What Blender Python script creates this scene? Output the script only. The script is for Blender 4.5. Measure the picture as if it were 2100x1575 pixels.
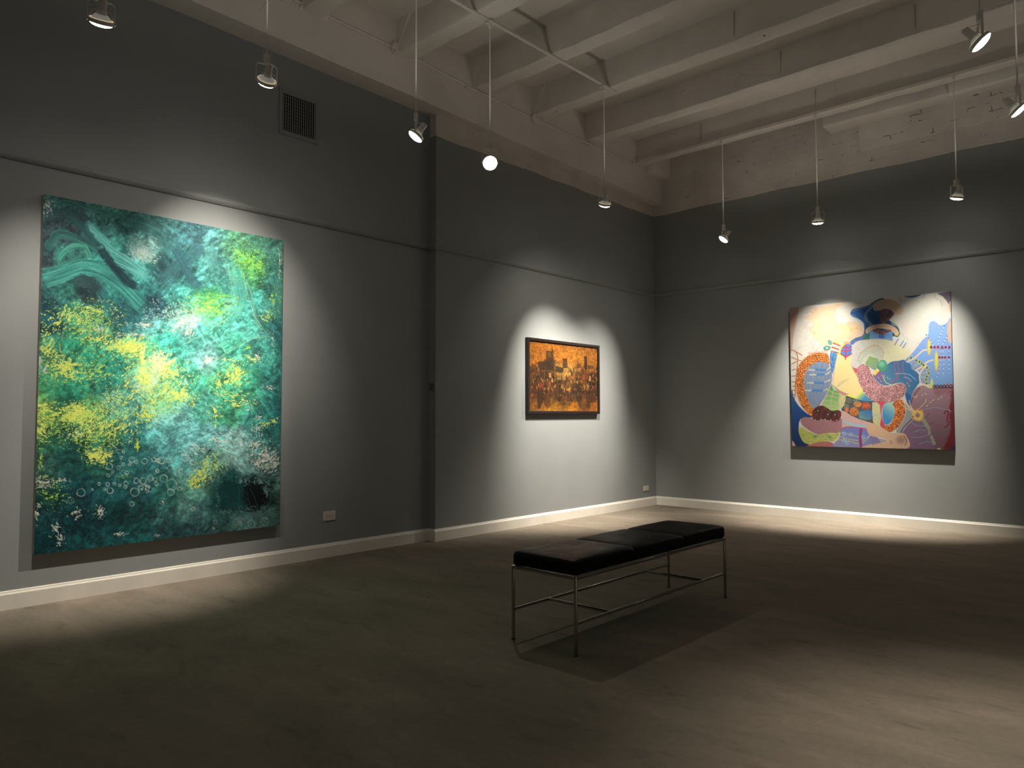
import bpy, bmesh, math
import numpy as np
from mathutils import Vector, Matrix

for o in list(bpy.data.objects): bpy.data.objects.remove(o, do_unlink=True)
scene = bpy.context.scene
COL = scene.collection

# overall levels
WORLD = .06; POWER = 1.0; SPREAD = .045; FILL = 5.0; GREEN_GAIN = .78; ORANGE_GAIN = .34; FIG_GAIN = .41

# ---------------------------------------------------------------- camera
cam_d = bpy.data.cameras.new('camera'); cam = bpy.data.objects.new('camera', cam_d); COL.objects.link(cam)
cam_d.sensor_width = 36.0; cam_d.lens = 1502.03 * 36.0 / 2100.0; cam_d.clip_start = .05; cam_d.clip_end = 60
CR = Vector((.735494, .677528, -.00205)); CU = Vector((.03217, -.0319, .998973)); CF = Vector((-.676767, .734805, .045258))
cam.matrix_world = Matrix(((CR.x, CU.x, -CF.x, 5.6201), (CR.y, CU.y, -CF.y, -9.1430), (CR.z, CU.z, -CF.z, 1.25), (0, 0, 0, 1)))
scene.camera = cam

# ---------------------------------------------------------------- dim light from the rest of the gallery, exposure
world = bpy.data.worlds.new('world'); scene.world = world; world.use_nodes = True
world.node_tree.nodes['Background'].inputs[0].default_value = (1.0, .94, .86, 1)
world.node_tree.nodes['Background'].inputs[1].default_value = WORLD
scene.view_settings.view_transform = 'Standard'; scene.view_settings.look = 'None'
scene.view_settings.exposure = 0.0; scene.view_settings.gamma = 1.0; scene.view_settings.use_curve_mapping = False

# warm beams of the hanging lamps: (lamp position, aim point, watts, half angle, spread watts)
LAMPS = [
    # x, y, aim point, beam power, full beam angle, spill power, label
    (1.21, -7.75, (-.06, -7.45, 1.45), 240, 60, 1.0, 'white track spotlight cut by the top edge of the picture'),
    (1.21, -6.746, (-.06, -6.40, 2.22), 255, 58, 1.0, 'white track spotlight hanging just left of the wall vent, lens seen edge-on'),
    (1.21, -5.47, (-.06, -6.95, .75), 430, 44, 1.0, 'white track spotlight by the wall step, tilted steeply back to the left'),
    (1.21, -4.632, (3.9, -6.9, .9), 50, 90, 1.0, 'dazzling white track spotlight whose lens faces the viewer'),
    (1.21, -2.918, (0.0, -2.04, .95), 1060, 59, 1.0, 'white track spotlight hanging before the far left wall, lens down'),
    (1.428, -.68, (0.0, -1.90, 1.05), 620, 52, 1.0, 'leftmost spotlight before the back wall, round lens turned left'),
    (2.584, -.68, (2.28, 0.0, .62), 960, 58, 1.0, 'middle spotlight of the back wall row, hanging straight down'),
    (3.97, -.68, (3.08, 0.0, .56), 950, 51, 1.0, 'rightmost spotlight of the back wall row, socket leaning right'),
    (4.788, -4.13, (7.7, -3.1, 0.0), 60, 60, 1.0, 'spotlight high at the upper right, bright oval lens tilted right'),
    (4.79, -5.75, (5.6, -6.1, 0.0), 320, 66, 1.0, 'spotlight above the top edge of the picture, lighting the floor at the lower right'),
    (4.79, -2.82, (7.5, -1.9, 0.2), 60, 60, 1.0, 'spotlight cut by the right edge of the picture'),
]
LAMP_Z = 3.60
# ---------------------------------------------------------------- the painted pictures (colours per mesh vertex)
def _hash(ix, iy, s):
    h = (ix.astype(np.int64) * 374761393 + iy.astype(np.int64) * 668265263 + s * 144665) & 0x7fffffff
    h = ((h ^ (h >> 13)) * 1274126177) & 0x7fffffff
    return ((h ^ (h >> 16)) & 0xffff) / 65535.0
def vnoise(x, y, s=0):
    x = np.asarray(x, float); y = np.asarray(y, float)
    ix = np.floor(x); iy = np.floor(y); fx = x - ix; fy = y - iy
    fx = fx * fx * (3 - 2 * fx); fy = fy * fy * (3 - 2 * fy)
    ix = ix.astype(np.int64); iy = iy.astype(np.int64)
    a = _hash(ix, iy, s); b = _hash(ix + 1, iy, s); c = _hash(ix, iy + 1, s); d = _hash(ix + 1, iy + 1, s)
    return (a * (1 - fx) + b * fx) * (1 - fy) + (c * (1 - fx) + d * fx) * fy
def fbm(x, y, s=0, o=4):
    v = 0.0; a = 0.5; t = 0.0
    for k in range(o):
        v = v + a * vnoise(x * 2 ** k, y * 2 ** k, s + 17 * k); t += a; a *= 0.55
    return v / t
def voro(x, y, s=0):
    "distance to nearest cell edge, id of nearest cell"
    ix = np.floor(x).astype(np.int64); iy = np.floor(y).astype(np.int64)
    d1 = np.full(x.shape, 9.0); d2 = np.full(x.shape, 9.0); cid = np.zeros(x.shape)
    for i in (-1, 0, 1):
        for j in (-1, 0, 1):
            cx = ix + i + _hash(ix + i, iy + j, s) * .8 + .1; cy = iy + j + _hash(ix + i, iy + j, s + 5) * .8 + .1
            d = np.hypot(x - cx, y - cy); n = d < d1
            d2 = np.where(n, d1, np.minimum(d2, d)); cid = np.where(n, _hash(ix + i, iy + j, s + 9), cid); d1 = np.where(n, d, d1)
    return d2 - d1, cid
def spline(pts, closed=False, n=6):
    P = [np.array(p, float) for p in pts]; N = len(P); out = []
    rng = range(N) if closed else range(N - 1)
    for i in rng:
        if closed: p0, p1, p2, p3 = P[i - 1], P[i], P[(i + 1) % N], P[(i + 2) % N]
        else: p0, p1, p2, p3 = P[max(i - 1, 0)], P[i], P[i + 1], P[min(i + 2, N - 1)]
        for k in range(n):
            t = k / n
            out.append(.5 * (2 * p1 + (p2 - p0) * t + (2 * p0 - 5 * p1 + 4 * p2 - p3) * t * t + (3 * p1 - p0 - 3 * p2 + p3) * t ** 3))
    if not closed: out.append(P[-1])
    return np.array(out)
def sm(a, b, x): 
    t = np.clip((x - a) / (b - a), 0, 1); return t * t * (3 - 2 * t)
class Paint:
    "colours laid over points X, Y (in the units the sketch of the picture was measured in)"
    def __init__(s, X, Y, base):
        s.X = X; s.Y = Y; s.c = np.empty(X.shape + (3,)); s.c[:] = np.array(base) / 255.0
        s.o = (0., 0.); s.k = 1.0
    def unit(s, ox, oy, k): s.o = (ox, oy); s.k = k
    def to(s, pts): return [(p[0] / s.k + s.o[0], p[1] / s.k + s.o[1]) for p in pts]
    def put(s, m, w, col):
        col = np.asarray(col, float) / 255.0
        w = np.asarray(w)[..., None]; s.c[m] = s.c[m] * (1 - w) + col * w
    def box(s, P, pad):
        lo = P.min(0) - pad; hi = P.max(0) + pad
        return (s.X > lo[0]) & (s.X < hi[0]) & (s.Y > lo[1]) & (s.Y < hi[1])
    def dist(s, m, P, closed):
        x = s.X[m]; y = s.Y[m]; d = np.full(x.shape, 1e9); t = np.zeros(x.shape); sd = np.zeros(x.shape); L = 0.0
        ins = np.zeros(x.shape, bool); N = len(P)
        for i in range(N if closed else N - 1):
            a = P[i]; b = P[(i + 1) % N]; e = b - a; l = math.hypot(*e)
            if l < 1e-9: continue
            u = np.clip(((x - a[0]) * e[0] + (y - a[1]) * e[1]) / (l * l), 0, 1)
            dx = x - a[0] - u * e[0]; dy = y - a[1] - u * e[1]; q = np.hypot(dx, dy)
            n = q < d; d = np.where(n, q, d); t = np.where(n, L + u * l, t)
            sd = np.where(n, np.sign(e[0] * dy - e[1] * dx) * q, sd); L += l
            if closed:
                ins ^= ((a[1] > y) != (b[1] > y)) & (x < e[0] * (y - a[1]) / (e[1] if e[1] else 1e-9) + a[0])
        return d, t, sd, ins, L
    def poly(s, pts, col, a=1.0, soft=.8, smooth=True, tex=None, wob=0):
        P = np.array(s.to(pts)); P = spline(P, True, 5) if smooth else P
        m = s.box(P, soft + wob + 1)
        if not m.any(): return
        d, t, sd, ins, L = s.dist(m, P, True)
        d = np.where(ins, d, -d)
        if wob: d = d + (fbm(s.X[m] * .35, s.Y[m] * .35, 3) - .5) * 2 * wob
        w = sm(-soft * .5, soft * .5, d) * a
        if tex: col = tex(s.X[m], s.Y[m], d, col)
        s.put(m, w, col)
    def ell(s, cx, cy, rx, ry, col, a=1.0, soft=.6, rot=0, rim=None, rw=1):
        (cx, cy), = s.to([(cx, cy)]); rx /= s.k; ry /= s.k
        m = (abs(s.X - cx) < max(rx, ry) * 1.6 + 2) & (abs(s.Y - cy) < max(rx, ry) * 1.6 + 2)
        x = s.X[m] - cx; y = s.Y[m] - cy; c, q = math.cos(rot), math.sin(rot)
        r = np.hypot((x * c + y * q) / rx, (-x * q + y * c) / ry); d = (1 - r) * min(rx, ry)
        if rim is not None: s.put(m, sm(-soft, soft, d + rw / s.k), rim)
        if col is not None: s.put(m, sm(-soft, soft, d) * a, col)
    def ring(s, cx, cy, r, w, col, a=1.0, sd=0):
        (cx, cy), = s.to([(cx, cy)]); r /= s.k
        m = (abs(s.X - cx) < r * 1.5 + 3) & (abs(s.Y - cy) < r * 1.5 + 3)
        x = s.X[m] - cx; y = s.Y[m] - cy; th = np.arctan2(y, x)
        rr = r * (1 + .22 * (vnoise(np.cos(th) * 1.3 + cx, np.sin(th) * 1.3 + cy, sd) - .5))
        k = .35 + .65 * vnoise(np.cos(th) * 1.1 + cy, np.sin(th) * 1.1 + cx, sd + 3) * 1.4
        s.put(m, np.clip(np.exp(-((np.hypot(x, y) - rr) / w) ** 2) * a * k, 0, 1), col)
    def line(s, pts, w, col, a=1.0, smooth=True, dash=None, zig=None):
        P = np.array(s.to(pts)); P = spline(P, False, 6) if smooth else P
        if zig:
            n = max(4, int(np.abs(np.diff(P, axis=0)).sum() / zig[1])); q = np.linspace(0, len(P) - 1, n); i = np.clip(q.astype(int), 0, len(P) - 2)
            P = P[i] + (P[i + 1] - P[i]) * (q - i)[:, None]
            P[:, 1] += (np.array([_hash(np.array([k]), np.array([int(P[0, 0])]), 1)[0] for k in range(n)]) - .5) * 2 * zig[0]
        m = s.box(P, w + 2)
        if not m.any(): return
        d, t, sd, ins, L = s.dist(m, P, False)
        ww = sm(w * .5 + .45, w * .5 - .45, d) * a
        if dash: ww = ww * (np.mod(t, dash[0]) < dash[1])
        s.put(m, ww, col)
    def brush(s, pts, w, cl, cd, a=1.0, seed=0, fine=.55, dry=.3):
        "a wide bristle stroke: streaks run along it, its rim is ragged"
        P = spline(s.to(pts), False, 8); m = s.box(P, w)
        if not m.any(): return
        d, t, sd, ins, L = s.dist(m, P, False)
        st = fbm(t * .02 + seed, sd * fine + seed, seed, 3); st2 = vnoise(t * .035, sd * 1.4, seed + 4)
        k = np.clip((st * .7 + st2 * .3 - .32) * 2.4, 0, 1)[..., None]
        col = np.array(cd, float) * (1 - k) + np.array(cl, float) * k
        edge = sm(w * .5, w * .5 - 3, d + (vnoise(t * .12, sd * .8, seed + 7) - .5) * 6)
        en = sm(0, 8, t + st2 * 6) * sm(0, 8, L - t + st2 * 6)
        s.put(m, edge * en * a * (1 - dry * (st2 < .3)), col)
    def speck(s, cx, cy, rx, ry, dens, col, sc=.42, seed=0, ang=-.5, st=2.2, a=1.0):
        "torn flecks of colour, thick in the middle of a patch"
        m = (abs(s.X - cx) < rx * 2) & (abs(s.Y - cy) < ry * 2)
        if not m.any(): return
        x = s.X[m]; y = s.Y[m]; r = np.hypot((x - cx) / rx, (y - cy) / ry); c, q = math.cos(ang), math.sin(ang)
        u = (x * c + y * q) * sc / st + fbm(x * .08, y * .08, seed + 2, 2) * 2; v = (-x * q + y * c) * sc + fbm(x * .08, y * .08, seed + 3, 2) * 2
        n = fbm(u, v, seed, 3) * .75 + .25 * vnoise(x * .9, y * .9, seed + 8)
        cov = min(dens * .5, .95) * np.exp(-r * r * .72)
        th = .74 - .44 * cov
        s.put(m, sm(th - .02, th + .03, n) * a * sm(0, .08, cov), np.array(col, float) * (.92 + .16 * vnoise(x * .3, y * .3, seed + 1)[..., None]))
def field(X, Y, pts, sig):
    "smooth blend of colours placed about the picture"
    P = np.array(pts, float); num = np.zeros(X.shape + (3,)); den = np.zeros(X.shape) + 1e-12
    wx = X + (fbm(X * .05, Y * .05, 31) - .5) * 34; wy = Y + (fbm(X * .05, Y * .05, 47) - .5) * 34
    for p in P:
        w = np.exp(-((wx - p[0]) ** 2 + (wy - p[1]) ** 2) / (2 * sig * sig)) + 1e-9 / (1 + (X - p[0]) ** 2 + (Y - p[1]) ** 2)
        num += w[..., None] * p[2:5]; den += w
    return num / den[..., None]

def paint_green(X, Y):
    F = [(110,420,70,120,110),(150,430,55,90,85),(200,440,75,135,120),(260,440,62,112,102),(100,480,52,72,74),(150,480,52,68,70),(200,480,66,118,110),
     (240,500,88,170,152),(300,512,150,200,182),(290,470,82,146,136),(340,460,72,124,118),(370,500,70,128,123),(330,540,58,108,106),(400,480,68,110,112),
     (430,500,92,154,144),(480,500,92,150,112),(520,500,85,146,116),(565,520,78,134,114),(95,540,50,68,70),(140,530,58,128,112),(180,545,70,165,145),
     (155,523,44,70,70),(230,550,75,172,150),(247,555,40,64,72),(270,540,100,196,178),(290,560,86,178,162),(340,560,54,98,98),(380,560,62,115,112),
     (350,600,80,165,150),(420,560,92,172,155),(450,540,85,150,135),(500,530,88,160,100),(522,550,92,166,92),(560,570,68,130,115),(98,600,42,80,78),
     (130,590,50,112,96),(182,592,50,76,76),(230,600,64,150,134),(280,600,68,162,146),(322,625,42,84,88),(300,622,40,68,74),(400,620,98,192,140),
     (440,622,90,194,110),(380,600,95,192,172),(470,600,92,182,160),(500,630,92,190,165),(560,630,72,145,130),(98,660,36,84,84),(150,660,72,152,112),
     (200,665,70,155,118),(245,640,44,88,90),(275,650,44,100,100),(305,668,110,184,170),(380,662,140,208,190),(340,690,80,186,160),(450,680,98,196,165),
     (520,680,84,170,146),(572,680,56,120,112),(98,720,66,140,105),(150,715,55,150,112),(220,735,52,146,110),(300,720,92,190,132),(340,720,70,176,145),
     (400,700,92,190,165),(425,735,130,196,180),(480,720,78,170,136),(545,720,66,144,124),(100,780,70,146,100),(160,785,50,140,106),(230,770,46,132,108),
     (300,775,150,215,165),(340,785,140,220,155),(390,785,76,180,140),(450,775,84,172,122),(500,780,70,165,125),(562,780,52,122,108),(90,840,110,165,88),
     (130,820,44,124,92),(180,855,90,160,96),(240,825,90,168,138),(285,815,84,160,140),(350,850,128,200,180),(335,820,130,208,140),(420,830,86,170,142),
     (470,840,70,155,115),(530,850,62,140,120),(566,860,40,106,98),(90,900,50,112,80),(150,900,30,86,72),(220,892,54,122,84),(280,900,50,118,108),
     (330,900,98,176,165),(380,890,110,182,172),(430,900,108,176,165),(480,912,130,176,160),(530,900,66,130,120),(562,900,54,112,98),(90,960,54,98,84),
     (150,950,30,80,70),(200,950,40,96,78),(250,960,42,98,93),(310,960,52,114,108),(360,940,90,162,152),(400,960,92,150,140),(440,950,88,145,128),
     (480,940,124,166,155),(520,950,90,128,118),(562,950,74,112,104),(90,1010,28,78,62),(150,1010,24,70,72),(220,1010,32,88,86),(290,1010,38,92,90),
     (340,1010,46,108,94),(390,1000,88,140,120),(430,980,68,110,95),(470,1000,14,52,48),(510,1000,10,42,40),(540,1010,6,20,20),(572,1000,88,124,114),
     (90,1060,26,70,70),(150,1070,18,58,60),(220,1060,20,60,58),(290,1050,32,72,68),(340,1060,58,104,98),(380,1050,84,130,115),(420,1050,58,95,90),
     (460,1040,20,60,55),(500,1050,60,96,88),(552,1050,80,116,106),(90,1110,16,60,62),(150,1110,22,70,70),(220,1100,28,78,76),(290,1100,32,84,80),
     (350,1090,38,74,72),(400,1080,42,78,76),(450,1075,48,80,76),(500,1070,74,110,102),(560,1070,68,110,100)]
    p = Paint(X, Y, (60, 140, 120)); p.c = field(X, Y, F, 15.0) / 255.0
    # broken brushwork all over
    for k, (fr, lo, hi, str_) in enumerate([(.09, .84, 1.14, 3.2), (.16, .87, 1.12, 2.6), (.30, .88, 1.12, 2.2), (.55, .90, 1.10, 1.6)]):
        wx = fbm(X * .05, Y * .05, 60 + k, 2) * 2.2; wy = fbm(X * .05, Y * .05, 80 + k, 2) * 2.2
        n = 0; ws = 0
        for j, a in enumerate((-.95, -.35, .7)):
            c_, s_ = math.cos(a), math.sin(a); w = np.clip(vnoise(X * .018 + 7 * j, Y * .018, 90 + j + 5 * k) - .3, 0, 1) ** 2 + .002
            n = n + w * fbm((X * c_ + Y * s_) * fr / str_ + wx, (-X * s_ + Y * c_) * fr + wy, 9 + 3 * k + 29 * j, 3); ws = ws + w
        n = n / ws
        p.c *= (1 + (hi - 1) * sm(.52, .62, n) + (lo - 1) * sm(.48, .38, n))[..., None]
    g = sm(.54, .64, fbm(X * .11 + 3, Y * .16, 44, 4)) * .22
    p.c = p.c * (1 - g[..., None]) + p.c * np.array([1.15, .92, .98]) * g[..., None] * 1.12
    p.unit(70, 390, 6.3)
    for k, (pts, w, cl, cd, al) in enumerate([
        ([(120, 190), (420, 150), (700, 230), (1100, 330), (1690, 400)], 15, (98, 168, 150), (48, 88, 84), .6),
        ([(130, 330), (320, 300), (520, 330), (700, 420)], 26, (60, 96, 92), (40, 58, 62), .75),
        ([(170, 780), (230, 660), (330, 560), (560, 640), (780, 760)], 22, (66, 140, 124), (42, 76, 76), .8),
        ([(310, 900), (400, 780), (520, 720), (660, 740), (720, 860)], 16, (96, 186, 152), (48, 112, 100), .9),
        ([(110, 1090), (330, 1030), (560, 930), (640, 900)], 26, (84, 172, 140), (40, 98, 90), .9),
        ([(120, 1170), (400, 1080), (620, 1000), (850, 1040), (1130, 1230), (1400, 1500)], 34, (92, 186, 162), (44, 104, 98), .9),
        ([(700, 450), (900, 640), (1010, 860), (1180, 960), (1420, 1090)], 20, (136, 220, 200), (70, 158, 144), .95),
        ([(820, 600), (1000, 760), (1220, 900), (1440, 1060)], 14, (150, 226, 208), (88, 180, 166), .85),
        ([(480, 330), (640, 500), (750, 640), (820, 740)], 17, (62, 112, 108), (40, 78, 80), .9),
        ([(870, 330), (905, 480), (935, 500)], 7, (62, 116, 108), (48, 98, 94), .8),
        ([(860, 740), (960, 900), (1100, 1060), (1200, 1180), (1330, 1250)], 20, (44, 70, 76), (34, 56, 62), .9),
        ([(1180, 560), (1210, 720), (1240, 860), (1265, 890)], 9, (78, 142, 136), (48, 98, 98), .85),
        ([(1180, 420), (1400, 460), (1640, 600), (1690, 850)], 26, (92, 156, 142), (58, 104, 102), .7),
        ([(520, 1180), (640, 1150), (760, 1230), (860, 1290)], 22, (56, 84, 84), (42, 64, 66), .85),
        ([(860, 1330), (960, 1450), (1100, 1540), (1250, 1600)], 22, (78, 152, 140), (36, 84, 84), .95),
        ([(1450, 1380), (1560, 1420), (1620, 1470)], 9, (44, 72, 80), (36, 60, 68), 1.0)]):
        p.brush(pts, w, cl, cd, al, 20 + k)
    p.poly([(1230, 680), (1360, 640), (1420, 720), (1570, 830), (1500, 920), (1330, 890), (1230, 800)], (160, 208, 190), .55, 9, wob=12)
    p.speck(287, 517, 17, 12, 1.7, (200, 222, 204), .4, 300, .5); p.speck(305, 526, 16, 9, 1.5, (196, 220, 202), .4, 301, .3); p.speck(276, 492, 12, 9, 1.1, (150, 196, 180), .35, 302, -.5)
    p.unit(320, 430, 6.3)
    for k, (pts, w, cl, cd, al) in enumerate([
        ([(600, 480), (420, 620), (240, 760), (60, 900)], 27, (74, 128, 126), (56, 96, 100), .8),
        ([(250, 480), (350, 700), (450, 880), (560, 1010)], 21, (70, 122, 122), (52, 94, 98), .85),
        ([(680, 470), (720, 620), (760, 770)], 26, (112, 180, 160), (72, 124, 118), .6),
        ([(350, 1240), (480, 1100), (600, 1000)], 11, (96, 190, 140), (56, 130, 106), .7),
        ([(1000, 760), (1080, 1000), (1080, 1240), (980, 1400)], 28, (112, 204, 172), (78, 160, 138), .8),
        ([(1490, 620), (1560, 820), (1590, 1100), (1600, 1400)], 20, (92, 160, 132), (48, 96, 90), .7),
        ([(520, 1100), (700, 1120), (980, 1110)], 12, (120, 214, 110), (70, 160, 96), .8),
        ([(560, 1200), (760, 1270), (860, 1310)], 14, (124, 214, 108), (64, 160, 98), .8),
        ([(1180, 830), (1230, 1100), (1330, 1400), (1470, 1560)], 10, (86, 160, 140), (60, 130, 124), .6)]):
        p.brush(pts, w, cl, cd, al, 50 + k)
    for q in [[(930, 700), (950, 860), (1010, 1080), (1035, 1170)], [(1140, 870), (1180, 1080), (1240, 1260), (1330, 1470), (1480, 1575)],
              [(1170, 900), (1240, 1120), (1290, 1340), (1400, 1500), (1500, 1570)], [(760, 1500), (850, 1450), (930, 1410)],
              [(1000, 860), (1040, 980)], [(820, 1110), (980, 1120)], [(640, 1220), (760, 1180)], [(820, 1340), (1000, 1200)], [(840, 1140), (980, 1160)],
              [(500, 1180), (620, 1300)], [(400, 1270), (520, 1350)], [(560, 1290), (700, 1390)]]:
        p.line(q, 1.0, (196, 214, 140), .75)
    p.unit(320, 640, 6.06)
    for q, c in [([(1230, 0), (1300, 150), (1480, 280)], (150, 196, 165)), ([(1210, 10), (1270, 170), (1390, 250), (1480, 295)], (160, 200, 160)),
                 ([(1480, 300), (1240, 325), (1050, 410), (890, 500), (740, 610)], (180, 212, 150)), ([(1400, 290), (1150, 320), (1000, 420)], (130, 196, 170)),
                 ([(350, 400), (640, 240), (880, 90)], (188, 214, 150)), ([(600, 760), (700, 640), (760, 590)], (150, 200, 170)),
                 ([(700, 290), (760, 380), (860, 480)], (190, 224, 200)), ([(560, 270), (620, 400)], (190, 224, 200))]:
        p.line(q, 1.0, c, .8)
    p.brush([(1250, 0), (1330, 160), (1480, 300), (1560, 560), (1560, 900), (1500, 1200)], 9, (60, 120, 112), (34, 82, 82), .8, 71)
    p.brush([(1490, 300), (1300, 330), (1100, 420), (900, 540)], 5, (70, 140, 128), (40, 100, 98), .8, 72)
    Yl = (226, 236, 108); Yg = (178, 214, 92)
    for k, (cx, cy, rx, ry, dn, c, an) in enumerate([
        (135, 652, 34, 22, 1.0, Yl, -.9), (195, 640, 36, 16, .95, Yl, -.3), (185, 665, 40, 20, .9, Yg, -.4), (262, 708, 30, 14, 1.55, (224, 244, 118), -.5),
        (265, 716, 26, 12, 1.3, Yl, -.4), (205, 692, 34, 20, 1.05, Yl, -.6), (98, 712, 16, 26, 1.0, Yl, -.9), (120, 745, 28, 18, 1.1, Yl, -.3),
        (142, 750, 18, 8, 1.6, Yl, .2), (140, 765, 34, 12, 1.15, Yl, -.2), (200, 760, 40, 26, .82, Yg, -.6), (150, 852, 34, 14, 1.6, (214, 230, 104), -.1),
        (160, 842, 26, 12, 1.3, Yl, -.3), (90, 838, 16, 12, 1.4, Yl, .1), (84, 878, 14, 20, 1.4, Yl, .5), (120, 870, 40, 18, .9, Yg, -.2),
        (190, 872, 44, 24, 1.05, Yl, -.7), (236, 876, 40, 22, 1.0, Yl, -.9), (215, 842, 22, 22, 1.1, (190, 216, 120), .9), (230, 822, 22, 16, 1.1, (190, 220, 130), .7),
        (270, 800, 26, 34, .95, Yl, -.7), (293, 742, 6, 28, 1.5, (236, 246, 128), 1.5), (300, 775, 14, 22, 1.35, (230, 244, 120), 1.2), (332, 748, 24, 18, 1.35, (240, 250, 150), -.9),
        (350, 770, 34, 24, 1.1, Yl, -1.0), (322, 742, 14, 20, 1.5, (244, 252, 168), -.8), (310, 830, 16, 24, 1.2, Yl, 1.1), (300, 850, 14, 10, 1.4, (220, 236, 90), .6),
        (370, 812, 22, 9, 1.35, (226, 238, 116), -.5), (345, 800, 34, 18, .95, Yl, -.6), (345, 830, 26, 20, .9, (176, 220, 120), .3), (470, 738, 14, 4, 1.2, Yl, -.2),
        (484, 766, 14, 14, 1.35, (208, 224, 104), -.7), (478, 778, 20, 10, 1.1, Yl, -.5), (448, 788, 10, 12, 1.25, (200, 220, 110), .9), (478, 810, 26, 6, 1.2, (204, 222, 108), .2),
        (490, 826, 24, 8, .95, Yl, -.2), (440, 850, 10, 16, .9, Yl, 1.0), (395, 826, 5, 5, 1.5, Yl, 0), (510, 712, 5, 3, 1.6, (150, 214, 90), 0), (520, 735, 18, 8, .9, (200, 218, 120), .4),
        (205, 932, 22, 10, 1.35, Yl, -.5), (192, 934, 14, 6, 1.4, Yl, -.3), (200, 946, 14, 8, 1.2, Yl, -.2), (170, 900, 40, 16, .85, Yg, -.2), (82, 945, 6, 20, 1.2, Yg, 1.4),
        (150, 890, 16, 6, 1.2, (216, 226, 150), -.2), (282, 915, 3, 9, 1.6, (206, 228, 70), -1.1), (400, 990, 12, 9, 1.35, (206, 218, 92), -.8), (412, 975, 14, 12, 1.3, (198, 214, 96), -.8),
        (428, 955, 16, 14, 1.1, (186, 208, 104), -.8), (445, 948, 16, 22, .85, (176, 206, 110), .9), (545, 868, 12, 5, 1.2, (206, 216, 96), -.6), (560, 862, 8, 5, 1.0, Yl, 0),
        (500, 520, 24, 18, .9, (140, 204, 84), .9), (520, 545, 26, 20, .95, (146, 208, 84), .6), (560, 620, 10, 20, .9, (150, 200, 90), 1.4), (550, 645, 12, 10, .95, (190, 216, 110), .9),
        (430, 618, 40, 12, .95, (190, 226, 90), .1), (410, 640, 30, 16, .95, (200, 226, 120), .6), (450, 640, 24, 10, .9, (176, 220, 100), -.4), (110, 1010, 26, 22, .7, Yg, -.4),
        (250, 975, 14, 8, .9, (120, 180, 100), .2)]):
        p.speck(cx, cy, rx * 1.12, ry * 1.12, dn * (.92 if dn < 1.3 else 1.15), c, .42, 100 + k, an)
    W = (214, 214, 190)
    for k, (cx, cy, rx, ry, dn, an) in enumerate([(375, 656, 28, 22, 1.15, .6), (386, 682, 9, 9, 1.45, -1.0), (300, 666, 24, 5, 1.3, .1), (270, 685, 26, 4, 1.1, .15), (205, 672, 12, 8, 1.2, .8),
        (425, 738, 12, 9, 1.45, .3), (545, 935, 26, 22, 1.15, -.8), (560, 950, 12, 16, 1.2, -.9), (520, 912, 20, 10, 1.1, -.6), (535, 950, 14, 10, 1.2, -.7), (526, 880, 10, 12, 1.0, .9),
        (90, 988, 20, 8, 1.35, -.2), (125, 984, 14, 4, 1.5, -.1), (84, 995, 10, 12, .9, 0), (160, 1054, 14, 9, 1.2, -.6), (206, 1050, 9, 9, 1.4, -.9), (112, 1085, 10, 12, 1.0, .7),
        (122, 1105, 10, 14, .95, .7), (248, 1095, 9, 4, 1.3, -.5), (75, 1058, 6, 14, 1.3, 1.2), (80, 1035, 4, 4, 1.4, 0), (322, 1098, 5, 4, 1.4, .5), (400, 925, 24, 10, 1.0, .5),
        (450, 905, 20, 12, .95, .2), (98, 425, 10, 12, 1.2, .8), (82, 740, 4, 16, 1.4, 1.4), (92, 760, 4, 8, 1.5, 1.9), (283, 795, 7, 6, 1.3, .8), (574, 540, 3, 26, 1.0, 1.5),
        (560, 700, 3, 20, .9, 1.5), (300, 1000, 8, 10, 1.0, 1.0), (335, 1028, 5, 4, 1.3, .5), (530, 730, 6, 4, 1.3, .6), (552, 795, 10, 5, 1.1, .5), (505, 838, 8, 4, 1.2, -.6), (528, 855, 8, 4, 1.2, -.5)]):
        p.speck(cx, cy, rx, ry, dn * .95, W, .5, 200 + k, an)
    p.line([(363, 850), (370, 864), (382, 884), (392, 898)], 4.5, (200, 224, 208), .8); p.line([(320, 880), (332, 892)], 4, (190, 224, 210), .6)
    p.line([(366, 860), (378, 878)], 1.4, (220, 226, 200), .8)
    # dots of foam
    rs = np.random.RandomState(4)
    for k in range(95):
        x = rs.normal(322, 20); y = rs.normal(640, 17)
        p.ell(x * 1.0, y, 1.0, 1.0, None) if False else None
        p.unit(0, 0, 1.0); p.ell(x, y, rs.uniform(.6, 1.7), rs.uniform(.6, 1.5), (206, 226, 206), .8)
    for k in range(60):
        p.ell(rs.uniform(290, 570), rs.uniform(560, 1060), .7, .7, (196, 220, 190), .7)
    # the black pool, lower right
    p.unit(320, 850, 5.833)
    p.poly([(740, 840), (800, 740), (900, 690), (990, 720), (1040, 800), (1140, 800), (1220, 800), (1290, 880), (1320, 990), (1230, 1120), (1050, 1150), (860, 1170), (770, 1120), (740, 980)],
           (12, 52, 50), .82, 22, wob=16)
    for k, q in enumerate([[(760, 900), (860, 980), (900, 1140)], [(880, 720), (900, 860), (980, 1000)], [(980, 740), (1020, 900), (1010, 1100)], [(760, 1060), (900, 1080), (1050, 1130)]]):
        p.brush(q, 13, (34, 92, 84), (8, 40, 40), .75, 90 + k)
    p.poly([(1060, 880), (1180, 810), (1280, 850), (1330, 960), (1290, 1060), (1200, 1130), (1090, 1060)], (3, 14, 14), .88, 9, wob=13)
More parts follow.
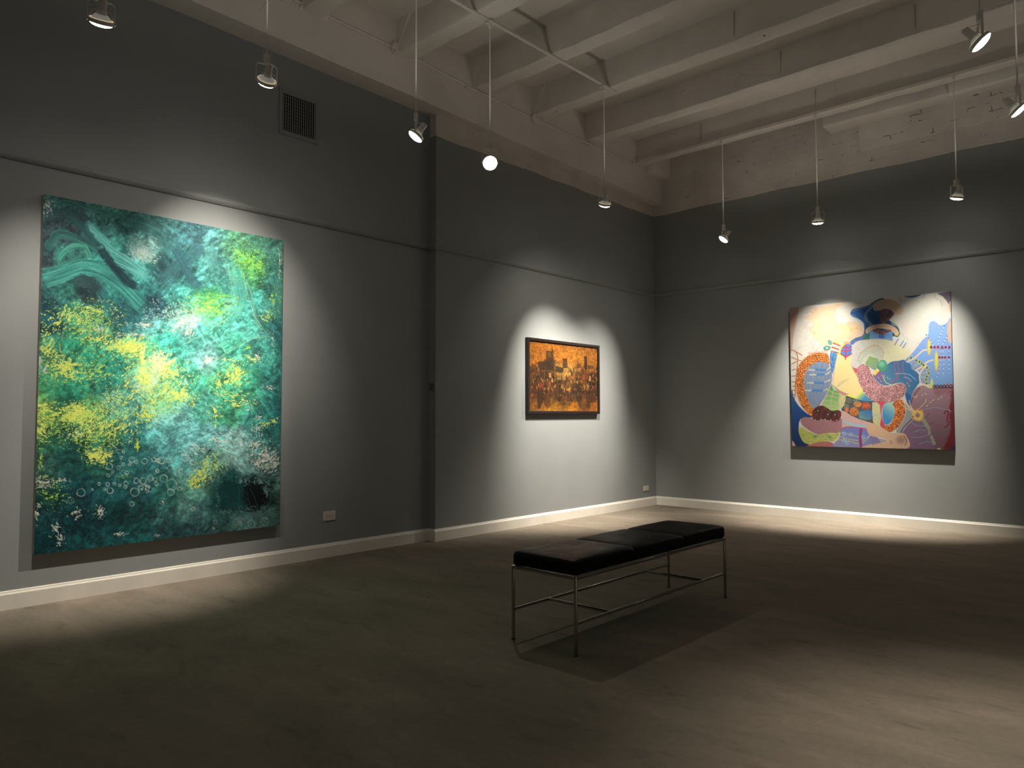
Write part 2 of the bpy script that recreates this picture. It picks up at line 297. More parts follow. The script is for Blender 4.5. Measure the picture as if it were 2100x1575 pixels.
    for k, (x, y, rx, ry, c, an) in enumerate([(750, 800, 60, 50, (60, 104, 94), -.9), (740, 1000, 40, 110, (52, 100, 90), 1.3), (860, 1170, 120, 40, (66, 106, 96), .3), (1040, 790, 60, 50, (104, 134, 122), -.8), (1240, 800, 110, 36, (100, 130, 118), .4),
                                       (1320, 930, 40, 110, (96, 128, 116), 1.2), (1180, 1140, 130, 40, (90, 124, 112), .2), (900, 740, 90, 40, (34, 84, 78), -.6)]):
        p.speck(320 + x / 5.833, 850 + y / 5.833, rx / 5.833, ry / 5.833, 1.25, c, .45, 320 + k, an)
    for q in [[(1180, 900), (1230, 1080), (1240, 1150)], [(1100, 880), (1160, 1000), (1170, 1080)], [(1010, 1130), (1100, 1160), (1230, 1140)], [(1260, 960), (1320, 1040)],
              [(1280, 1170), (1340, 1120)], [(1350, 860), (1400, 880)], [(620, 470), (650, 420)], [(1380, 800), (1440, 820)]]:
        p.line(q, 1.8, (4, 12, 12), .9)
    for q in [[(1120, 880), (1170, 970), (1200, 1060)], [(760, 1040), (800, 1000), (860, 980)], [(1090, 930), (1110, 1040)]]:
        p.line(q, 1.3, (30, 84, 74), .8)
    p.poly([(1000, 1230), (1180, 1170), (1360, 1120), (1440, 1200), (1440, 1320), (1200, 1330), (900, 1380), (780, 1360)], (92, 128, 116), .45, 10, wob=6)
    R = (190, 208, 186)
    for k, (x, y, r) in enumerate([(20,550,20),(65,550,38),(155,550,30),(350,515,42),(440,570,30),(255,705,30),(90,765,45),(190,840,60),(175,930,38),(445,1130,20),(710,1285,22),
        (1005,1260,22),(1005,1300,18),(1140,1310,42),(1300,1280,45),(685,1365,12),(290,650,15),(15,675,18),(130,642,10),(210,645,14),(285,890,24)]):
        p.ring(x, y, r, 1.0, R, .85 if x < 700 else .55, k)
    p.unit(60, 870, 5.727)
    for k, (x, y, r) in enumerate([(610,805,46),(490,895,36),(1205,938,26),(1205,420,30),(1257,445,18),(1355,435,30),(1463,415,25),(1515,425,25),(940,495,38),(990,300,40),(1110,320,14),
        (1080,392,14),(1050,508,20),(1150,570,20),(920,705,20),(1000,700,16),(1062,714,14),(1135,695,25),(1130,738,16),(1240,800,50),(1425,630,32),(1480,650,20),(1260,665,30),
        (1340,665,35),(950,780,35),(925,602,16),(980,560,12),(1105,470,16),(885,765,14),(1400,735,18),(1310,745,25),(1505,545,18),(1495,700,18),(1180,475,14),(820,700,16),(740,770,12)]):
        p.ring(x, y, r, 1.0, R, .55 if k in (1, 9) else .9, k + 40)
    # the edges are scuffed
    p.c *= (1 + .10 * (vnoise(X * 1.1, Y * 1.1, 77) - .5))[..., None]
    return np.clip(p.c, 0, 1)

def paint_orange(X, Y):
    F = [(1095,700,176,104,36),(1140,705,186,112,36),(1190,715,192,118,42),(1225,725,196,118,44),(1100,730,180,108,38),(1150,728,200,120,38),(1180,735,206,128,38),(1222,745,190,116,44),
         (1100,770,96,66,36),(1130,768,84,58,36),(1160,765,196,142,62),(1170,775,204,150,70),(1200,770,120,76,40),(1220,775,96,60,40),(1100,800,110,60,36),(1140,805,96,66,42),
         (1180,800,104,70,44),(1220,800,110,74,46),(1100,825,132,80,40),(1140,820,90,58,36),(1200,820,116,74,40),(1100,840,190,118,40),(1140,838,214,140,44),(1180,842,206,126,40),(1222,842,188,110,44)]
    p = Paint(X, Y, (190, 115, 40)); p.c = field(X, Y, F, 9.0) / 255.0
    p.c *= (1 + .5 * (fbm(X * .25, Y * .25, 3, 4) - .5))[..., None]
    p.unit(1060, 670, 7.5); rs = np.random.RandomState(11)
    pal = [(62,44,30),(74,52,34),(52,40,28),(88,60,36),(104,66,36),(150,86,36),(206,128,44),(220,160,78),(168,66,38),(60,52,38),(196,112,40)]
    for k in range(430):
        x = rs.uniform(232, 1250); t = (x - 232) / 1018
        top = 560 + 60 * math.sin(x * .013) + 30 * t; y = rs.triangular(top, 850, 1150)
        w = rs.uniform(8, 42); h = rs.uniform(12, 74); edge = abs(y - 850) / 300
        c = pal[rs.randint(0, 6) if rs.rand() < .68 else rs.randint(4, len(pal))]
        p.poly([(x - w / 2, y - h / 2), (x + w / 2, y - h / 2 + rs.uniform(-6, 6)), (x + w / 2, y + h / 2), (x - w / 2, y + h / 2)], c, rs.uniform(.5, .9) * (1 - .5 * edge), 1.2, False, wob=.8)
    D = (66, 46, 30)
    for q, c, a in [([(462,365),(520,372),(545,395),(540,330),(562,345),(590,610),(580,680),(460,660)], D, .8), ([(480,400),(535,400),(540,470),(490,460)], (150,96,44), .55),
                 ([(715,490),(780,490),(785,640),(715,640)], (84,54,30), .85), ([(1045,455),(1085,455),(1095,640),(1075,700),(1048,640)], (60,48,36), .85),
                 ([(330,540),(440,530),(440,690),(390,720),(340,620)], D, .75), ([(935,540),(990,580),(990,660),(935,650)], (96,62,36), .7), ([(1100,600),(1190,605),(1190,660),(1100,660)], (90,56,34), .7),
                 ([(590,600),(740,640),(730,720),(600,700)], (62,48,34), .8), ([(320,980),(420,960),(430,1080),(370,1270),(325,1260)], D, .75), ([(430,1040),(530,1040),(525,1230),(470,1270),(430,1210)], (100,62,34), .75),
                 ([(610,980),(700,980),(690,1130),(655,1180),(615,1120)], (86,54,32), .85), ([(900,980),(1010,960),(1000,1250),(965,1270),(930,1150)], (76,54,36), .75), ([(1070,1000),(1240,980),(1230,1180),(1140,1190),(1130,1270),(1080,1270)], (88,56,36), .78),
                 ([(860,900),(980,880),(1000,1040),(860,1060)], (70,52,34), .8), ([(1090,860),(1250,870),(1240,920),(1100,910)], (52,42,30), .85), ([(240,560),(320,600),(320,700),(245,650)], (96,62,36), .6)]:
        p.poly(q, c, a, 1.2, False, wob=1.4)
    for k in range(520):
        x = rs.uniform(232, 1250); t = (x - 232) / 1018; y = rs.triangular(575 + 50 * math.sin(x * .013) + 30 * t, 900, 1160); w = rs.uniform(3, 14); h = rs.uniform(10, 60)
        c = pal[rs.randint(0, 4)] if rs.rand() < .72 else pal[rs.randint(4, len(pal))]
        p.poly([(x - w / 2, y - h / 2), (x + w / 2, y - h / 2), (x + w / 2, y + h / 2), (x - w / 2, y + h / 2)], c, rs.uniform(.6, .95), .8, False, wob=.6)
    for x, y, w, h, c in [(820,735,34,50,(234,176,80)),(760,700,70,110,(208,150,66)),(820,600,50,50,(214,160,80)),(790,978,46,34,(232,150,44)),(520,750,34,70,(214,156,76)),(598,765,20,26,(210,84,44)),
                          (385,900,72,100,(140,66,36)),(515,878,14,26,(226,120,52)),(1040,780,44,80,(160,78,44)),(900,970,50,34,(150,84,50)),(1135,810,30,80,(216,150,80)),(970,670,30,60,(206,150,90)),
                          (1100,930,30,80,(180,128,70)),(590,930,30,50,(196,120,50)),(660,790,60,60,(160,120,60)),(550,830,20,60,(220,160,90)),(480,1215,18,12,(200,70,40)),(730,760,50,120,(190,140,66))]:
        p.poly([(x-w/2,y-h/2),(x+w/2,y-h/2),(x+w/2,y+h/2),(x-w/2,y+h/2)], c, .85, 1.2, False, wob=1.2)
    p.c *= (1 + .5 * (fbm(X * .6, Y * .3, 8, 3) - .5) + .2 * (vnoise(X * 1.3, Y * 1.3, 6) - .5))[..., None]
    return np.clip(p.c, 0, 1)

def paint_cells(sc, dark, ratio=1.0, lw=.16, var=.25):
    def f(x, y, d, col):
        e, cid = voro(x * sc * ratio + fbm(x * .3, y * .3, 2, 2), y * sc, 3)
        k = sm(lw, lw + .12, e)[..., None]; base = np.array(col, float) * (1 + var * (cid[..., None] - .5))
        return base * k + np.array(dark, float) * (1 - k)
    return f
def paint_streak(cols, sc=.4, ang=0.0, st=4.0):
    def f(x, y, d, col):
        c, q = math.cos(ang), math.sin(ang); u = (x * c + y * q) * sc / st; v = (-x * q + y * c) * sc
        n = fbm(u, v, 5, 2); n = np.clip((n - .25) * 2 * len(cols), 0, len(cols) - .001); A = np.array(cols, float)
        return A[n.astype(int)]
    return f
def paint_grad(c0, c1, p0, p1):
    def f(x, y, d, col):
        e = (p1[0] - p0[0], p1[1] - p0[1]); t = np.clip(((x - p0[0]) * e[0] + (y - p0[1]) * e[1]) / (e[0] ** 2 + e[1] ** 2), 0, 1)[..., None]
        return np.array(c0, float) * (1 - t) + np.array(c1, float) * t
    return f
def paint_figures(X, Y):
    p = Paint(X, Y, (214, 205, 186)); p.c *= (1 + .08 * (fbm(X * .06, Y * .06, 3) - .5))[..., None]
    K = 4.1447; p.unit(1600, 580, K)
    def g(x, y): return (x / K + 1600, y / K + 580)
    def G(c0, c1, a, b): return paint_grad(c0, c1, g(*a), g(*b))
    p.ell(1150, 250, 150, 130, (206, 206, 188), .5, 10); p.ell(1050, 420, 160, 120, (222, 214, 196), .6, 10); p.ell(1130, 370, 120, 60, (218, 196, 178), .4, 8)
    p.poly([(70,200),(155,205),(135,330),(112,450),(98,570),(78,560)], (200,158,134), 1, 3)
    for q in [[(140,560),(200,540),(270,545),(330,590)],[(160,600),(230,560),(300,570),(350,600)],[(120,640),(160,560),(250,520)]]: p.line(q, .5, (186,166,140), .6)
    # peach cloud
    p.poly([(285,225),(360,195),(470,178),(575,165),(495,205),(470,250),(480,310),(530,345),(610,328),(670,350),(700,395),(712,440),(680,480),(610,492),(595,520),(480,505),(440,520),(370,540),(350,515),(290,470),(262,420),(252,385),(285,340),(215,292),(262,262)],
           (224,190,152), 1, 2, tex=lambda x, y, d, c: np.array(c, float) * (1 + .1 * (fbm(x * .12, y * .12, 9)[..., None] - .5)))
    for x, y, r in [(320,365,20),(440,340,18),(520,365,20),(560,395,24),(610,385,22),(430,440,22),(350,430,18),(500,480,18),(560,440,26),(650,400,10),(430,265,10)]: p.ell(x, y, r, r * .8, (232,206,124), .5, 4)
    for x, y in [(290,425),(605,395),(650,385),(475,375)]: p.ell(x, y, 7, 9, (226,160,84), .7, 2)
    for q in [[(285,262),(235,250),(210,268)],[(215,292),(185,296),(176,290)],[(280,340),(235,335),(205,390)],[(255,385),(230,395),(220,392)],[(262,372),(222,380)],[(250,400),(215,430),(212,490)],[(262,420),(235,450),(232,480)],
              [(290,470),(262,490),(258,520)],[(300,480),(285,500),(268,540)],[(320,490),(290,530),(270,560)],[(350,520),(320,560),(300,590)],[(240,225),(290,210),(310,230)],[(225,240),(260,240),(280,250)]]: p.line(q, .8, (206,140,116), .8)
    # blue shape and its pale fringe
    B = (44,92,144)
    p.poly([(878,132),(830,140),(770,180),(690,208),(620,222),(596,258),(612,285),(670,310),(708,345),(714,400),(700,450),(640,470),(600,495),(598,520),(640,520),(720,490),(760,480),(800,440),(980,455),(1012,430),(1000,385),(950,350),(925,318),(850,300),(870,200)],
           B, 1, .8, tex=G((50,98,150), (34,74,122), (640,230), (860,330)))
    p.poly([(720,425),(690,452),(640,468),(600,495),(598,522),(640,522),(700,490),(735,450)], (88,110,150), 1, 1, tex=paint_streak([(70,96,146),(110,130,160),(80,104,150)], 1.5))
    p.poly([(745,300),(790,285),(838,250),(850,345),(790,360),(735,390),(720,360),(730,330)], (36,74,122), 1, 2)
    for k in range(24):
        t = k / 23.; x = 600 + 250 * t; yy = 232 - 80 * t ** 1.2
        p.line([(x, yy - 6), (x + 4, yy + 16)], .7, (190,196,176), .8)
    for k in range(16):
        t = k / 15.; p.line([(606 + 105 * t, 282 + 85 * t), (612 + 108 * t, 262 + 85 * t)], .7, (150,184,196), .8)
    for k in range(22):
        t = k / 21.; a = g(0, 0); x = 800 - 75 * math.sin(t * 3.2) * (t < 2); yy = 190 + 190 * t
        p.line([(x - 12, yy + 4), (x + 10, yy - 5)], .9, (180,190,160), .85)
    p.line([(930,325),(960,345),(995,375),(1012,420),(1008,448),(985,456),(955,430)], 1.6, (46,110,84), 1)
    p.line([(770,180),(820,150),(880,134)], 1.6, (32,72,78), 1)
    # hats and gems
    hat = G((176,146,116), (216,182,146), (880,170), (1000,260))
    p.poly([(788,205),(808,168),(850,146),(910,138),(975,152),(1022,188),(1046,232),(1030,266),(995,272),(960,255),(930,226),(892,214),(850,232),(806,236)], (204,172,138), 1, .8, tex=hat)
    p.poly([(840,244),(865,226),(895,218),(932,228),(966,262),(945,292),(915,325),(885,347),(858,340),(846,300)], (112,86,88), 1, .8, tex=lambda x, y, d, c: np.array(c, float) * (.75 + .8 * (fbm(x * .25, y * .2, 6)[..., None] - .2)))
    p.poly([(722,408),(745,378),(800,356),(870,347),(935,356),(985,385),(1008,420),(1004,446),(985,448),(955,420),(915,398),(850,388),(795,396),(752,424),(732,430)], (208,178,144), 1, .8, tex=G((200,170,138), (226,190,150), (740,400), (990,430)))
    p.ell(985, 444, 12, 5, (232,206,80)); p.ell(740, 428, 8, 4, (222,206,120))
    p.poly([(690,482),(725,440),(762,418),(762,484)], (62,118,92), 1, .8, False)
    p.poly([(760,404),(955,412),(955,508),(900,486),(845,474),(760,482)], (112,152,192), 1, .8, False, tex=lambda x, y, d, c: np.array(c, float) * (.92 + .16 * (np.sin(x * 3.2)[..., None] > 0)))
    p.poly([(836,440),(884,440),(886,474),(836,474)], (74,112,172), 1, .8, False)
    p.poly([(784,402),(812,392),(830,386),(858,402),(905,398),(945,404),(900,428),(860,443),(820,428)], (126,88,88), 1, .8, tex=lambda x, y, d, c: np.array(c, float) * (.7 + .9 * (fbm(x * .25, y * .35, 8)[..., None] - .2)))
    # pale brain
    p.poly([(603,600),(612,540),(645,502),(700,486),(830,476),(915,484),(985,510),(1050,545),(1100,575),(1104,606),(1070,645),(1010,662),(940,668),(900,685),(840,668),(770,640),(705,690),(668,722),(640,726),(616,700)],
           (208,202,178), 1, .8, tex=G((204,196,182), (216,208,164), (640,560), (950,560)))
    for q in [(690,510,735,555),(650,540,670,565),(640,600,655,620),(840,500,820,540),(890,510,870,550),(635,650,650,665),(930,590,915,600),(720,520,700,500)]: p.line([q[:2], q[2:]], .8, (140,180,196), .8)
    p.poly([(655,668),(668,618),(705,575),(755,545),(800,528),(850,545),(880,590),(868,640),(835,655),(812,640),(782,600),(745,610),(712,640),(690,680),(668,690)], (196,196,166), 1, .8, tex=paint_streak([(206,196,160),(150,196,196),(214,200,150),(206,170,150),(170,190,160)], 1.1, .9, 3))
    p.line([(655,668),(668,618),(705,575),(755,545),(800,528),(850,545),(880,590),(868,640)], .8, (186,110,96), .8)
    p.poly([(720,685),(760,622),(832,648),(842,700),(822,735),(800,742),(762,720)], (128,168,112), 1, .8, False, tex=G((136,178,96), (130,150,130), (740,640), (810,740)))
    for k in range(16): p.ell(760 + (k % 4) * 18, 660 + (k // 4) * 18, 2.4, 2.4, (224,214,140), .9)
    # big blue vessel
    p.poly([(915,690),(955,668),(1010,662),(1052,654),(1095,680),(1150,745),(1188,795),(1190,838),(1160,880),(1128,930),(1112,990),(1118,1050),(1085,1030),(1062,960),(1072,900),(1050,856),(1000,850),(930,868),(870,865),(815,830),(790,780),(830,745),(880,745)],
           (80,126,158), 1, .8, tex=G((96,140,160), (58,108,150), (860,880), (1080,720)))
    p.poly([(1060,930),(1110,960),(1112,1010),(1130,1060),(1090,1030)], (44,96,150), 1, 3)
    p.poly([(792,784),(846,752),(888,790),(884,828),(925,870),(868,868),(820,832)], (128,104,146), 1, 2, tex=G((140,100,140), (90,120,150), (840,770), (870,860)))
    p.line([(884,786),(880,812),(898,848),(948,868)], 1.4, (222,206,110), 1)
    p.ell(868, 706, 43, 52, (78,152,118), 1, .8); p.ell(862, 690, 28, 24, (140,200,160), .8, 4); p.line([(826,690),(840,740),(880,756),(908,740)], .8, (60,110,130), .9)
    p.poly([(784,766),(824,726),(844,744),(806,788)], (240,214,92), 1, .8, False); p.ell(815, 756, 14, 10, (240,180,90), .8, 2, -.7)
    for q in [[(978,672),(970,720),(990,780),(975,830),(940,850)],[(996,670),(1008,740),(1000,800),(1004,830)],[(1042,668),(1042,740),(1062,790),(1102,862)]]: p.line(q, 1.5, (190,84,110), 1)
    for q in [[(975,774),(1040,770),(1100,782),(1155,830)],[(1050,800),(1090,812),(1120,842)]]: p.line(q, .9, (190,214,214), .9)
    for x, y in [(905,800),(925,810),(870,800),(850,830),(860,780),(1075,850),(1090,870),(830,800)]: p.line([(x, y), (x + 10, y + 12)], .9, (226,206,170), .9)
    # cream torso, windows, straps
    p.poly([(430,560),(452,495),(512,520),(495,610),(430,592)], (232,216,80), 1, .8, False)
    p.poly([(448,512),(510,540),(494,604),(430,584)], (176,196,180), 1, .8, False)
    for q in [[(450,512),(505,533)],[(438,546),(496,566)],[(432,580),(492,596)]]: p.line(q, 2.4, (196,60,70), 1)
    p.poly([(428,590),(482,604),(470,680),(452,750),(440,770),(424,700)], (62,118,170), 1, .8, tex=paint_streak([(56,110,170),(120,160,184),(70,128,176)], 1, 1.45, 5))
    p.poly([(490,640),(512,604),(556,640),(604,608),(602,680),(612,720),(640,750),(655,800),(684,860),(704,905),(668,940),(630,966),(560,942),(500,912),(455,872),(446,820),(462,740)], (240,212,144), 1, .8)
    p.line([(480,620),(465,700),(456,780),(446,840)], 1.1, (196,150,150), .9); p.line([(446,870),(500,912),(560,944),(620,966)], 1.2, (120,170,190), .9)
    for k in range(12): p.line([(470 + k * 5, 900 - k * 4), (500 + k * 9, 840 - k * 3)], .4, (150,160,130), .5)
    p.poly([(516,528),(560,520),(606,524),(606,602),(556,636),(506,598)], (78,128,198), 1, .8, False)
    for q in [[(512,545),(560,552),(606,545)],[(508,572),(556,582),(606,570)],[(560,520),(558,580),(554,650)],[(506,598),(556,634),(606,604)]]: p.line(q, 2.2, (206,52,66), 1, False)
    for q in [[(500,612),(512,560),(540,520),(552,518)]]: p.line(q, 3.6, (240,222,76), 1)
    for k in range(4): p.line([(548 + 12 * k, 505), (550 + 12 * k, 520)], 1.4, (190,80,96), 1)
    p.ell(422, 507, 13, 19, (96,158,140), 1, .6, -.5, (50,90,90), 2); p.ell(397, 555, 25, 16, (96,158,140), 1, .6, -.15, (40,60,60), 3); p.ell(397, 553, 9, 6, (190,220,200), 1, 1)
    p.poly([(600,690),(618,716),(648,728),(668,722),(652,765),(640,762),(655,800),(630,755)], (204,84,86), 1, .8)
    # left ring and grey oval
    CE = paint_cells(.27, (34,26,22), .8, .07)
    p.poly([(416,650),(400,606),(345,594),(280,600),(215,635),(165,690),(138,760),(130,850),(142,950),(175,1035),(225,1100),(276,1140),(300,1090),(350,1000),(300,900),(330,760),(412,700)], (232,136,62), 1, .8, tex=CE)
    for k in range(14): p.line([(240 + 12 * k, 608 - 1.2 * k), (243 + 12 * k, 592 - 1.5 * k)], .9, (206,92,80), .9)
    p.poly([(205,820),(215,765),(248,712),(310,674),(380,676),(425,720),(440,800),(425,880),(392,950),(345,1020),(292,1070),(252,1025),(222,950),(206,880)], (128,142,162), 1, .8,
           tex=lambda x, y, d, c: np.array(c, float) * (1 + .14 * (vnoise(x * 1.2, y * .12, 4)[..., None] - .5)))
    p.line([(292,1070),(252,1025),(222,950),(206,880),(205,820),(215,765),(248,712)], .8, (120,180,200), .9)
    for y, x0, x1 in [(740,300,395),(780,310,380),(850,290,370),(915,270,365)]:
        p.line([(x0, y), (x1, y)], 3.2, (66,126,180), .95, False, zig=(1.2, 1.2)); p.line([(x0 - 60, y), (x0 - 5, y)], 2.0, (214,204,160), .9, False, zig=(1.4, 1.3)); p.line([(x1, y + 2), (425, y - 22)], 1.4, (224,206,156), .9, False, zig=(2.2, 1.8))
    for q in [[(95,572),(130,585),(148,640),(140,760),(128,860),(125,960),(105,1045)],[(130,585),(185,615)],[(95,632),(150,655),(175,660)],[(98,690),(140,668)],[(98,742),(132,735)],[(98,795),(130,790)],
              [(98,840),(128,845)],[(100,880),(128,878)],[(100,915),(130,912)],[(100,945),(128,955)]]: p.line(q, 2.0, (178,116,74), 1)
    # net, grid and vessels below
    p.poly([(560,962),(640,985),(740,1004),(820,1008),(830,1215),(740,1192),(650,1150),(580,1120),(518,1082),(545,1035)], (84,84,88), 1, .8)
    for x, y, rx, ry, c, cell in [(585,1000,26,26,(104,108,82),0),(563,1055,22,28,(112,122,90),0),(655,1032,34,26,(226,150,74),1),(728,1045,40,30,(226,104,66),1),(628,1095,40,38,(228,134,66),1),(565,1080,16,22,(226,110,60),0),(640,1000,24,12,(96,124,110),0)]:
        P = [(x + rx * math.cos(a), y + ry * math.sin(a)) for a in np.linspace(0, 2 * math.pi, 9)[:-1]]
        p.poly(P, c, 1, .8, tex=paint_cells(.42, (36,26,24), 1, .09) if cell else None)
    p.poly([(678,1092),(770,1086),(770,1160),(700,1160),(668,1140)], (74,122,150), 1, .8, tex=G((66,112,160), (110,150,130), (730,1090), (690,1160)))
    p.poly([(500,940),(548,955),(556,990),(540,1040),(505,1078),(485,1080),(495,1010)], (212,200,104), 1, .8, tex=paint_streak([(222,206,90),(150,180,170),(226,180,90),(210,205,150)], 1.3, 1.2, 3))
    p.poly([(432,862),(452,905),(506,938),(502,1000),(490,1084),(430,1090),(370,1058),(356,1030),(392,960)], (112,176,84), 1, .8, tex=G((86,160,76), (160,200,110), (440,900), (430,1080)))
    for q in [[(432,862),(395,950),(350,1040),(320,1090)],[(455,905),(440,960),(430,1030),(402,1110)],[(505,935),(495,1010),(480,1080),(465,1125)],[(412,910),(450,935),(500,945)],[(395,960),(445,965),(500,985)],[(378,1000),(440,1005),(495,1025)],[(365,1030),(430,1045),(490,1058)]]: p.line(q, 1.7, (206,164,150), 1)
    p.poly([(436,868),(470,895),(540,930),(600,955),(560,960),(500,935)], (190,140,120), 1, .8)
    p.poly([(600,948),(650,965),(690,905),(712,935),(745,975),(790,1003),(720,1004),(640,985),(560,955)], (84,148,180), 1, .8, tex=G((236,226,90), (70,140,176), (668,940), (710,985)))
    # pink worm
    p.poly([(650,770),(662,715),(705,690),(750,712),(772,765),(800,815),(845,860),(900,882),(960,872),(1010,852),(1060,866),(1072,915),(1050,960),(990,1000),(920,1016),(850,1018),(780,1000),(725,950),(690,890),(664,830)], (208,148,144), 1, .8, tex=paint_cells(.25, (74,50,52), .9, .05))
    # stem and right arc
    p.poly([(782,1030),(800,1016),(842,1018),(852,1060),(850,1215),(815,1208),(788,1180)], (196,196,128), 1, .8, tex=paint_streak([(222,206,96),(130,170,190),(206,196,150),(226,190,90)], 1.3, 1.4, 3))
    p.poly([(868,1070),(880,1030),(920,1015),(962,1020),(972,1080),(965,1140),(930,1195),(890,1205),(870,1150)], (84,152,184), 1, .8, tex=G((70,140,186), (160,196,172), (885,1130), (955,1050)))
    p.poly([(815,1010),(900,1014),(874,1040),(862,1090),(866,1150),(888,1210),(905,1250),(850,1218),(856,1150),(850,1080),(845,1035)], (208,72,90), 1, .8)
    p.poly([(958,1022),(1028,990),(1058,1045),(1062,1110),(1035,1180),(990,1240),(930,1270),(890,1240),(885,1218),(935,1200),(962,1150),(976,1080)], (232,130,60), 1, .8, tex=CE)
    # right half: light blue mass
    p.poly([(1255,440),(1262,370),(1275,335),(1302,324),(1328,338),(1355,358),(1395,352),(1425,330),(1450,312),(1470,600),(1470,890),(1310,892),(1262,880),(1225,870),(1192,840),(1186,770),(1150,735),(1108,690),(1058,662),(1110,610),(1160,550),(1205,490)], (118,156,204), 1, .8, tex=G((124,162,214), (112,150,190), (1200,560), (1420,860)))
    for pts in [[(1058,664),(1085,640),(1130,625),(1125,650),(1090,668)],[(1115,730),(1120,690),(1145,655),(1190,660),(1225,690),(1215,725),(1160,748)],[(1190,815),(1200,760),(1230,722),(1262,712),(1275,760),(1265,830),(1250,868),(1215,862)]]: p.poly(pts, (140,146,164), 1, 1)
    for q in [[(1080,672),(1140,640),(1195,590),(1225,570),(1260,575)],[(1150,745),(1200,715),(1250,672),(1300,655)],[(1190,850),(1185,790),(1200,750),(1240,700)],[(1190,850),(1230,868),(1280,870)]]: p.line(q, 3.0, (222,196,160), 1)
    for q in [[(1140,710),(1190,675)],[(1205,770),(1250,760)],[(1200,800),(1240,798)],[(1085,655),(1110,640)]]: p.line(q, 1.6, (116,196,214), .9, zig=(1.6, 1.6))
    for x, y in [(1112,638),(1157,660),(1183,672),(1203,688),(1218,700),(1248,722),(1262,768),(1245,798),(1240,822),(1244,855)]: p.ell(x, y, 9, 11, (60,100,90), 1, .5, .4, (232,222,70), 3)
    for q in [[(1240,440),(1310,540)],[(1395,365),(1350,470),(1345,540)],[(1420,450),(1385,520)]]: p.line(q, 1.5, (206,190,176), 1); p.line(q, 2.2, (50,70,110), .9, dash=(7, 2))
    for q in [[(1362,560),(1368,640),(1345,760),(1330,800)],[(1385,560),(1390,650),(1385,780)],[(1435,560),(1432,650),(1440,770)],[(1345,640),(1338,720)]]: p.line(q, 1.2, (200,176,170), 1); p.line(q, 1.8, (60,80,120), .9, dash=(9, 2))
    for q in [(1230,455,1245,470),(1215,480,1255,520),(1180,515,1235,550),(1150,560,1190,575),(1125,600,1160,610),(1280,350,1290,380),(1310,340,1312,380),(1335,350,1318,400)]: p.line([q[:2], q[2:]], .8, (190,120,130), .8)
    for x, y, ry in [(1265,547,62),(1327,665,78),(1288,905,76)]: p.ell(x, y, 14, ry, (200,202,90), 1, .6, 0, (206,140,110) if y < 800 else (196,186,130), 3)
    for x in (1283,1312,1340,1376,1406,1437): p.ell(x, 548, 8, 9, (40,44,50), 1, .6, 0, (206,90,110), 4)
    p.line([(1290,548),(1450,548)], .8, (196,80,100), .8)
    for x in (1352,1376,1400,1433): p.ell(x, 634, 8, 8, (40,44,50), 1, .6, 0, (196,80,100), 3)
    p.line([(1350,634),(1455,636)], .8, (196,70,90), .8)
    p.ell(1446, 415, 28, 100, (200,166,138), 1, .8)
    # mauve lower right
    MV = G((158,124,128), (120,84,92), (1200,900), (1350,1380))
    p.poly([(1112,1010),(1125,940),(1160,892),(1215,872),(1262,892),(1310,896),(1480,890),(1485,1430),(1060,1420),(1050,1310),(1020,1270),(1070,1190),(1150,1120),(1118,1070)], (150,114,120), 1, .8, tex=MV)
    p.poly([(1310,886),(1470,884),(1470,960),(1400,940),(1330,960)], (140,92,96), .8, 8)
    p.poly([(1062,1010),(1108,1070),(1160,1110),(1100,1170),(1030,1270),(985,1262),(1040,1180),(1068,1100)], (148,154,146), 1, 1.2)
    p.poly([(1020,1280),(1150,1150),(1230,1200),(1300,1380),(1300,1430),(1070,1425)], (128,100,120), .75, 6)
    p.poly([(1462,890),(1480,900),(1490,1430),(1390,1425),(1420,1330),(1450,1240),(1440,1100)], (116,30,36), .95, 6, wob=3)
    p.line([(1395,1110),(1410,1085),(1425,1100),(1418,1160),(1430,1200),(1400,1230)], 3, (120,36,42), .8)
    p.poly([(1464,1385),(1482,1370),(1482,1425),(1460,1425)], (30,50,96), 1, 1, False)
    for x in (1308,1335,1365,1392,1420,1450): p.ell(x, 882, 9, 10, (150,130,150), 1, .5, 0, (34,22,28), 5)
    p.line([(1310,882),(1460,888)], 1, (40,24,30), 1)
    for q in [[(1185,895),(1140,950),(1115,1010),(1108,1060)],[(1128,1150),(1060,1215),(1025,1270)]]: p.line(q, 1.6, (130,40,50), 1)
    p.line([(1135,1155),(1070,1220),(1035,1275)], 1.2, (150,190,214), 1)
    for q in [[(1010,1010),(1060,1060),(1110,1085),(1150,1110)],[(1060,1010),(1100,1070),(1140,1095)],[(1098,1000),(1115,1060),(1150,1100)]]: p.line(q, 1.8, (226,186,140), 1)
    p.ring(1170, 1125, 34, 3.4, (228,184,96), 1.6, 3); p.line([(1180,1070),(1205,1100),(1200,1150)], 3.2, (228,180,90), 1); p.ell(1187, 1078, 6, 7, (150,20,34)); p.ell(1129, 1137, 6, 6, (150,20,34))
    for x, y in [(1215,1165),(1228,1182),(1238,1200),(1250,1215),(1262,1240),(1268,1275),(1285,1310),(1298,1338),(1308,1365)]: p.ell(x, y, 10, 12, (120,140,140), 1, .5, 0, (204,196,100), 3)
    for q in [[(1200,1075),(1260,1070),(1320,1060),(1400,1075),(1460,1095)],[(1110,1185),(1160,1215),(1240,1215)],[(1140,1270),(1180,1255),(1240,1250)],[(1120,1310),(1200,1310),(1260,1290)],[(1180,1370),(1240,1350),(1290,1355)]]: p.line(q, 1.0, (132,176,190), .75, zig=(1.2, 1.6))
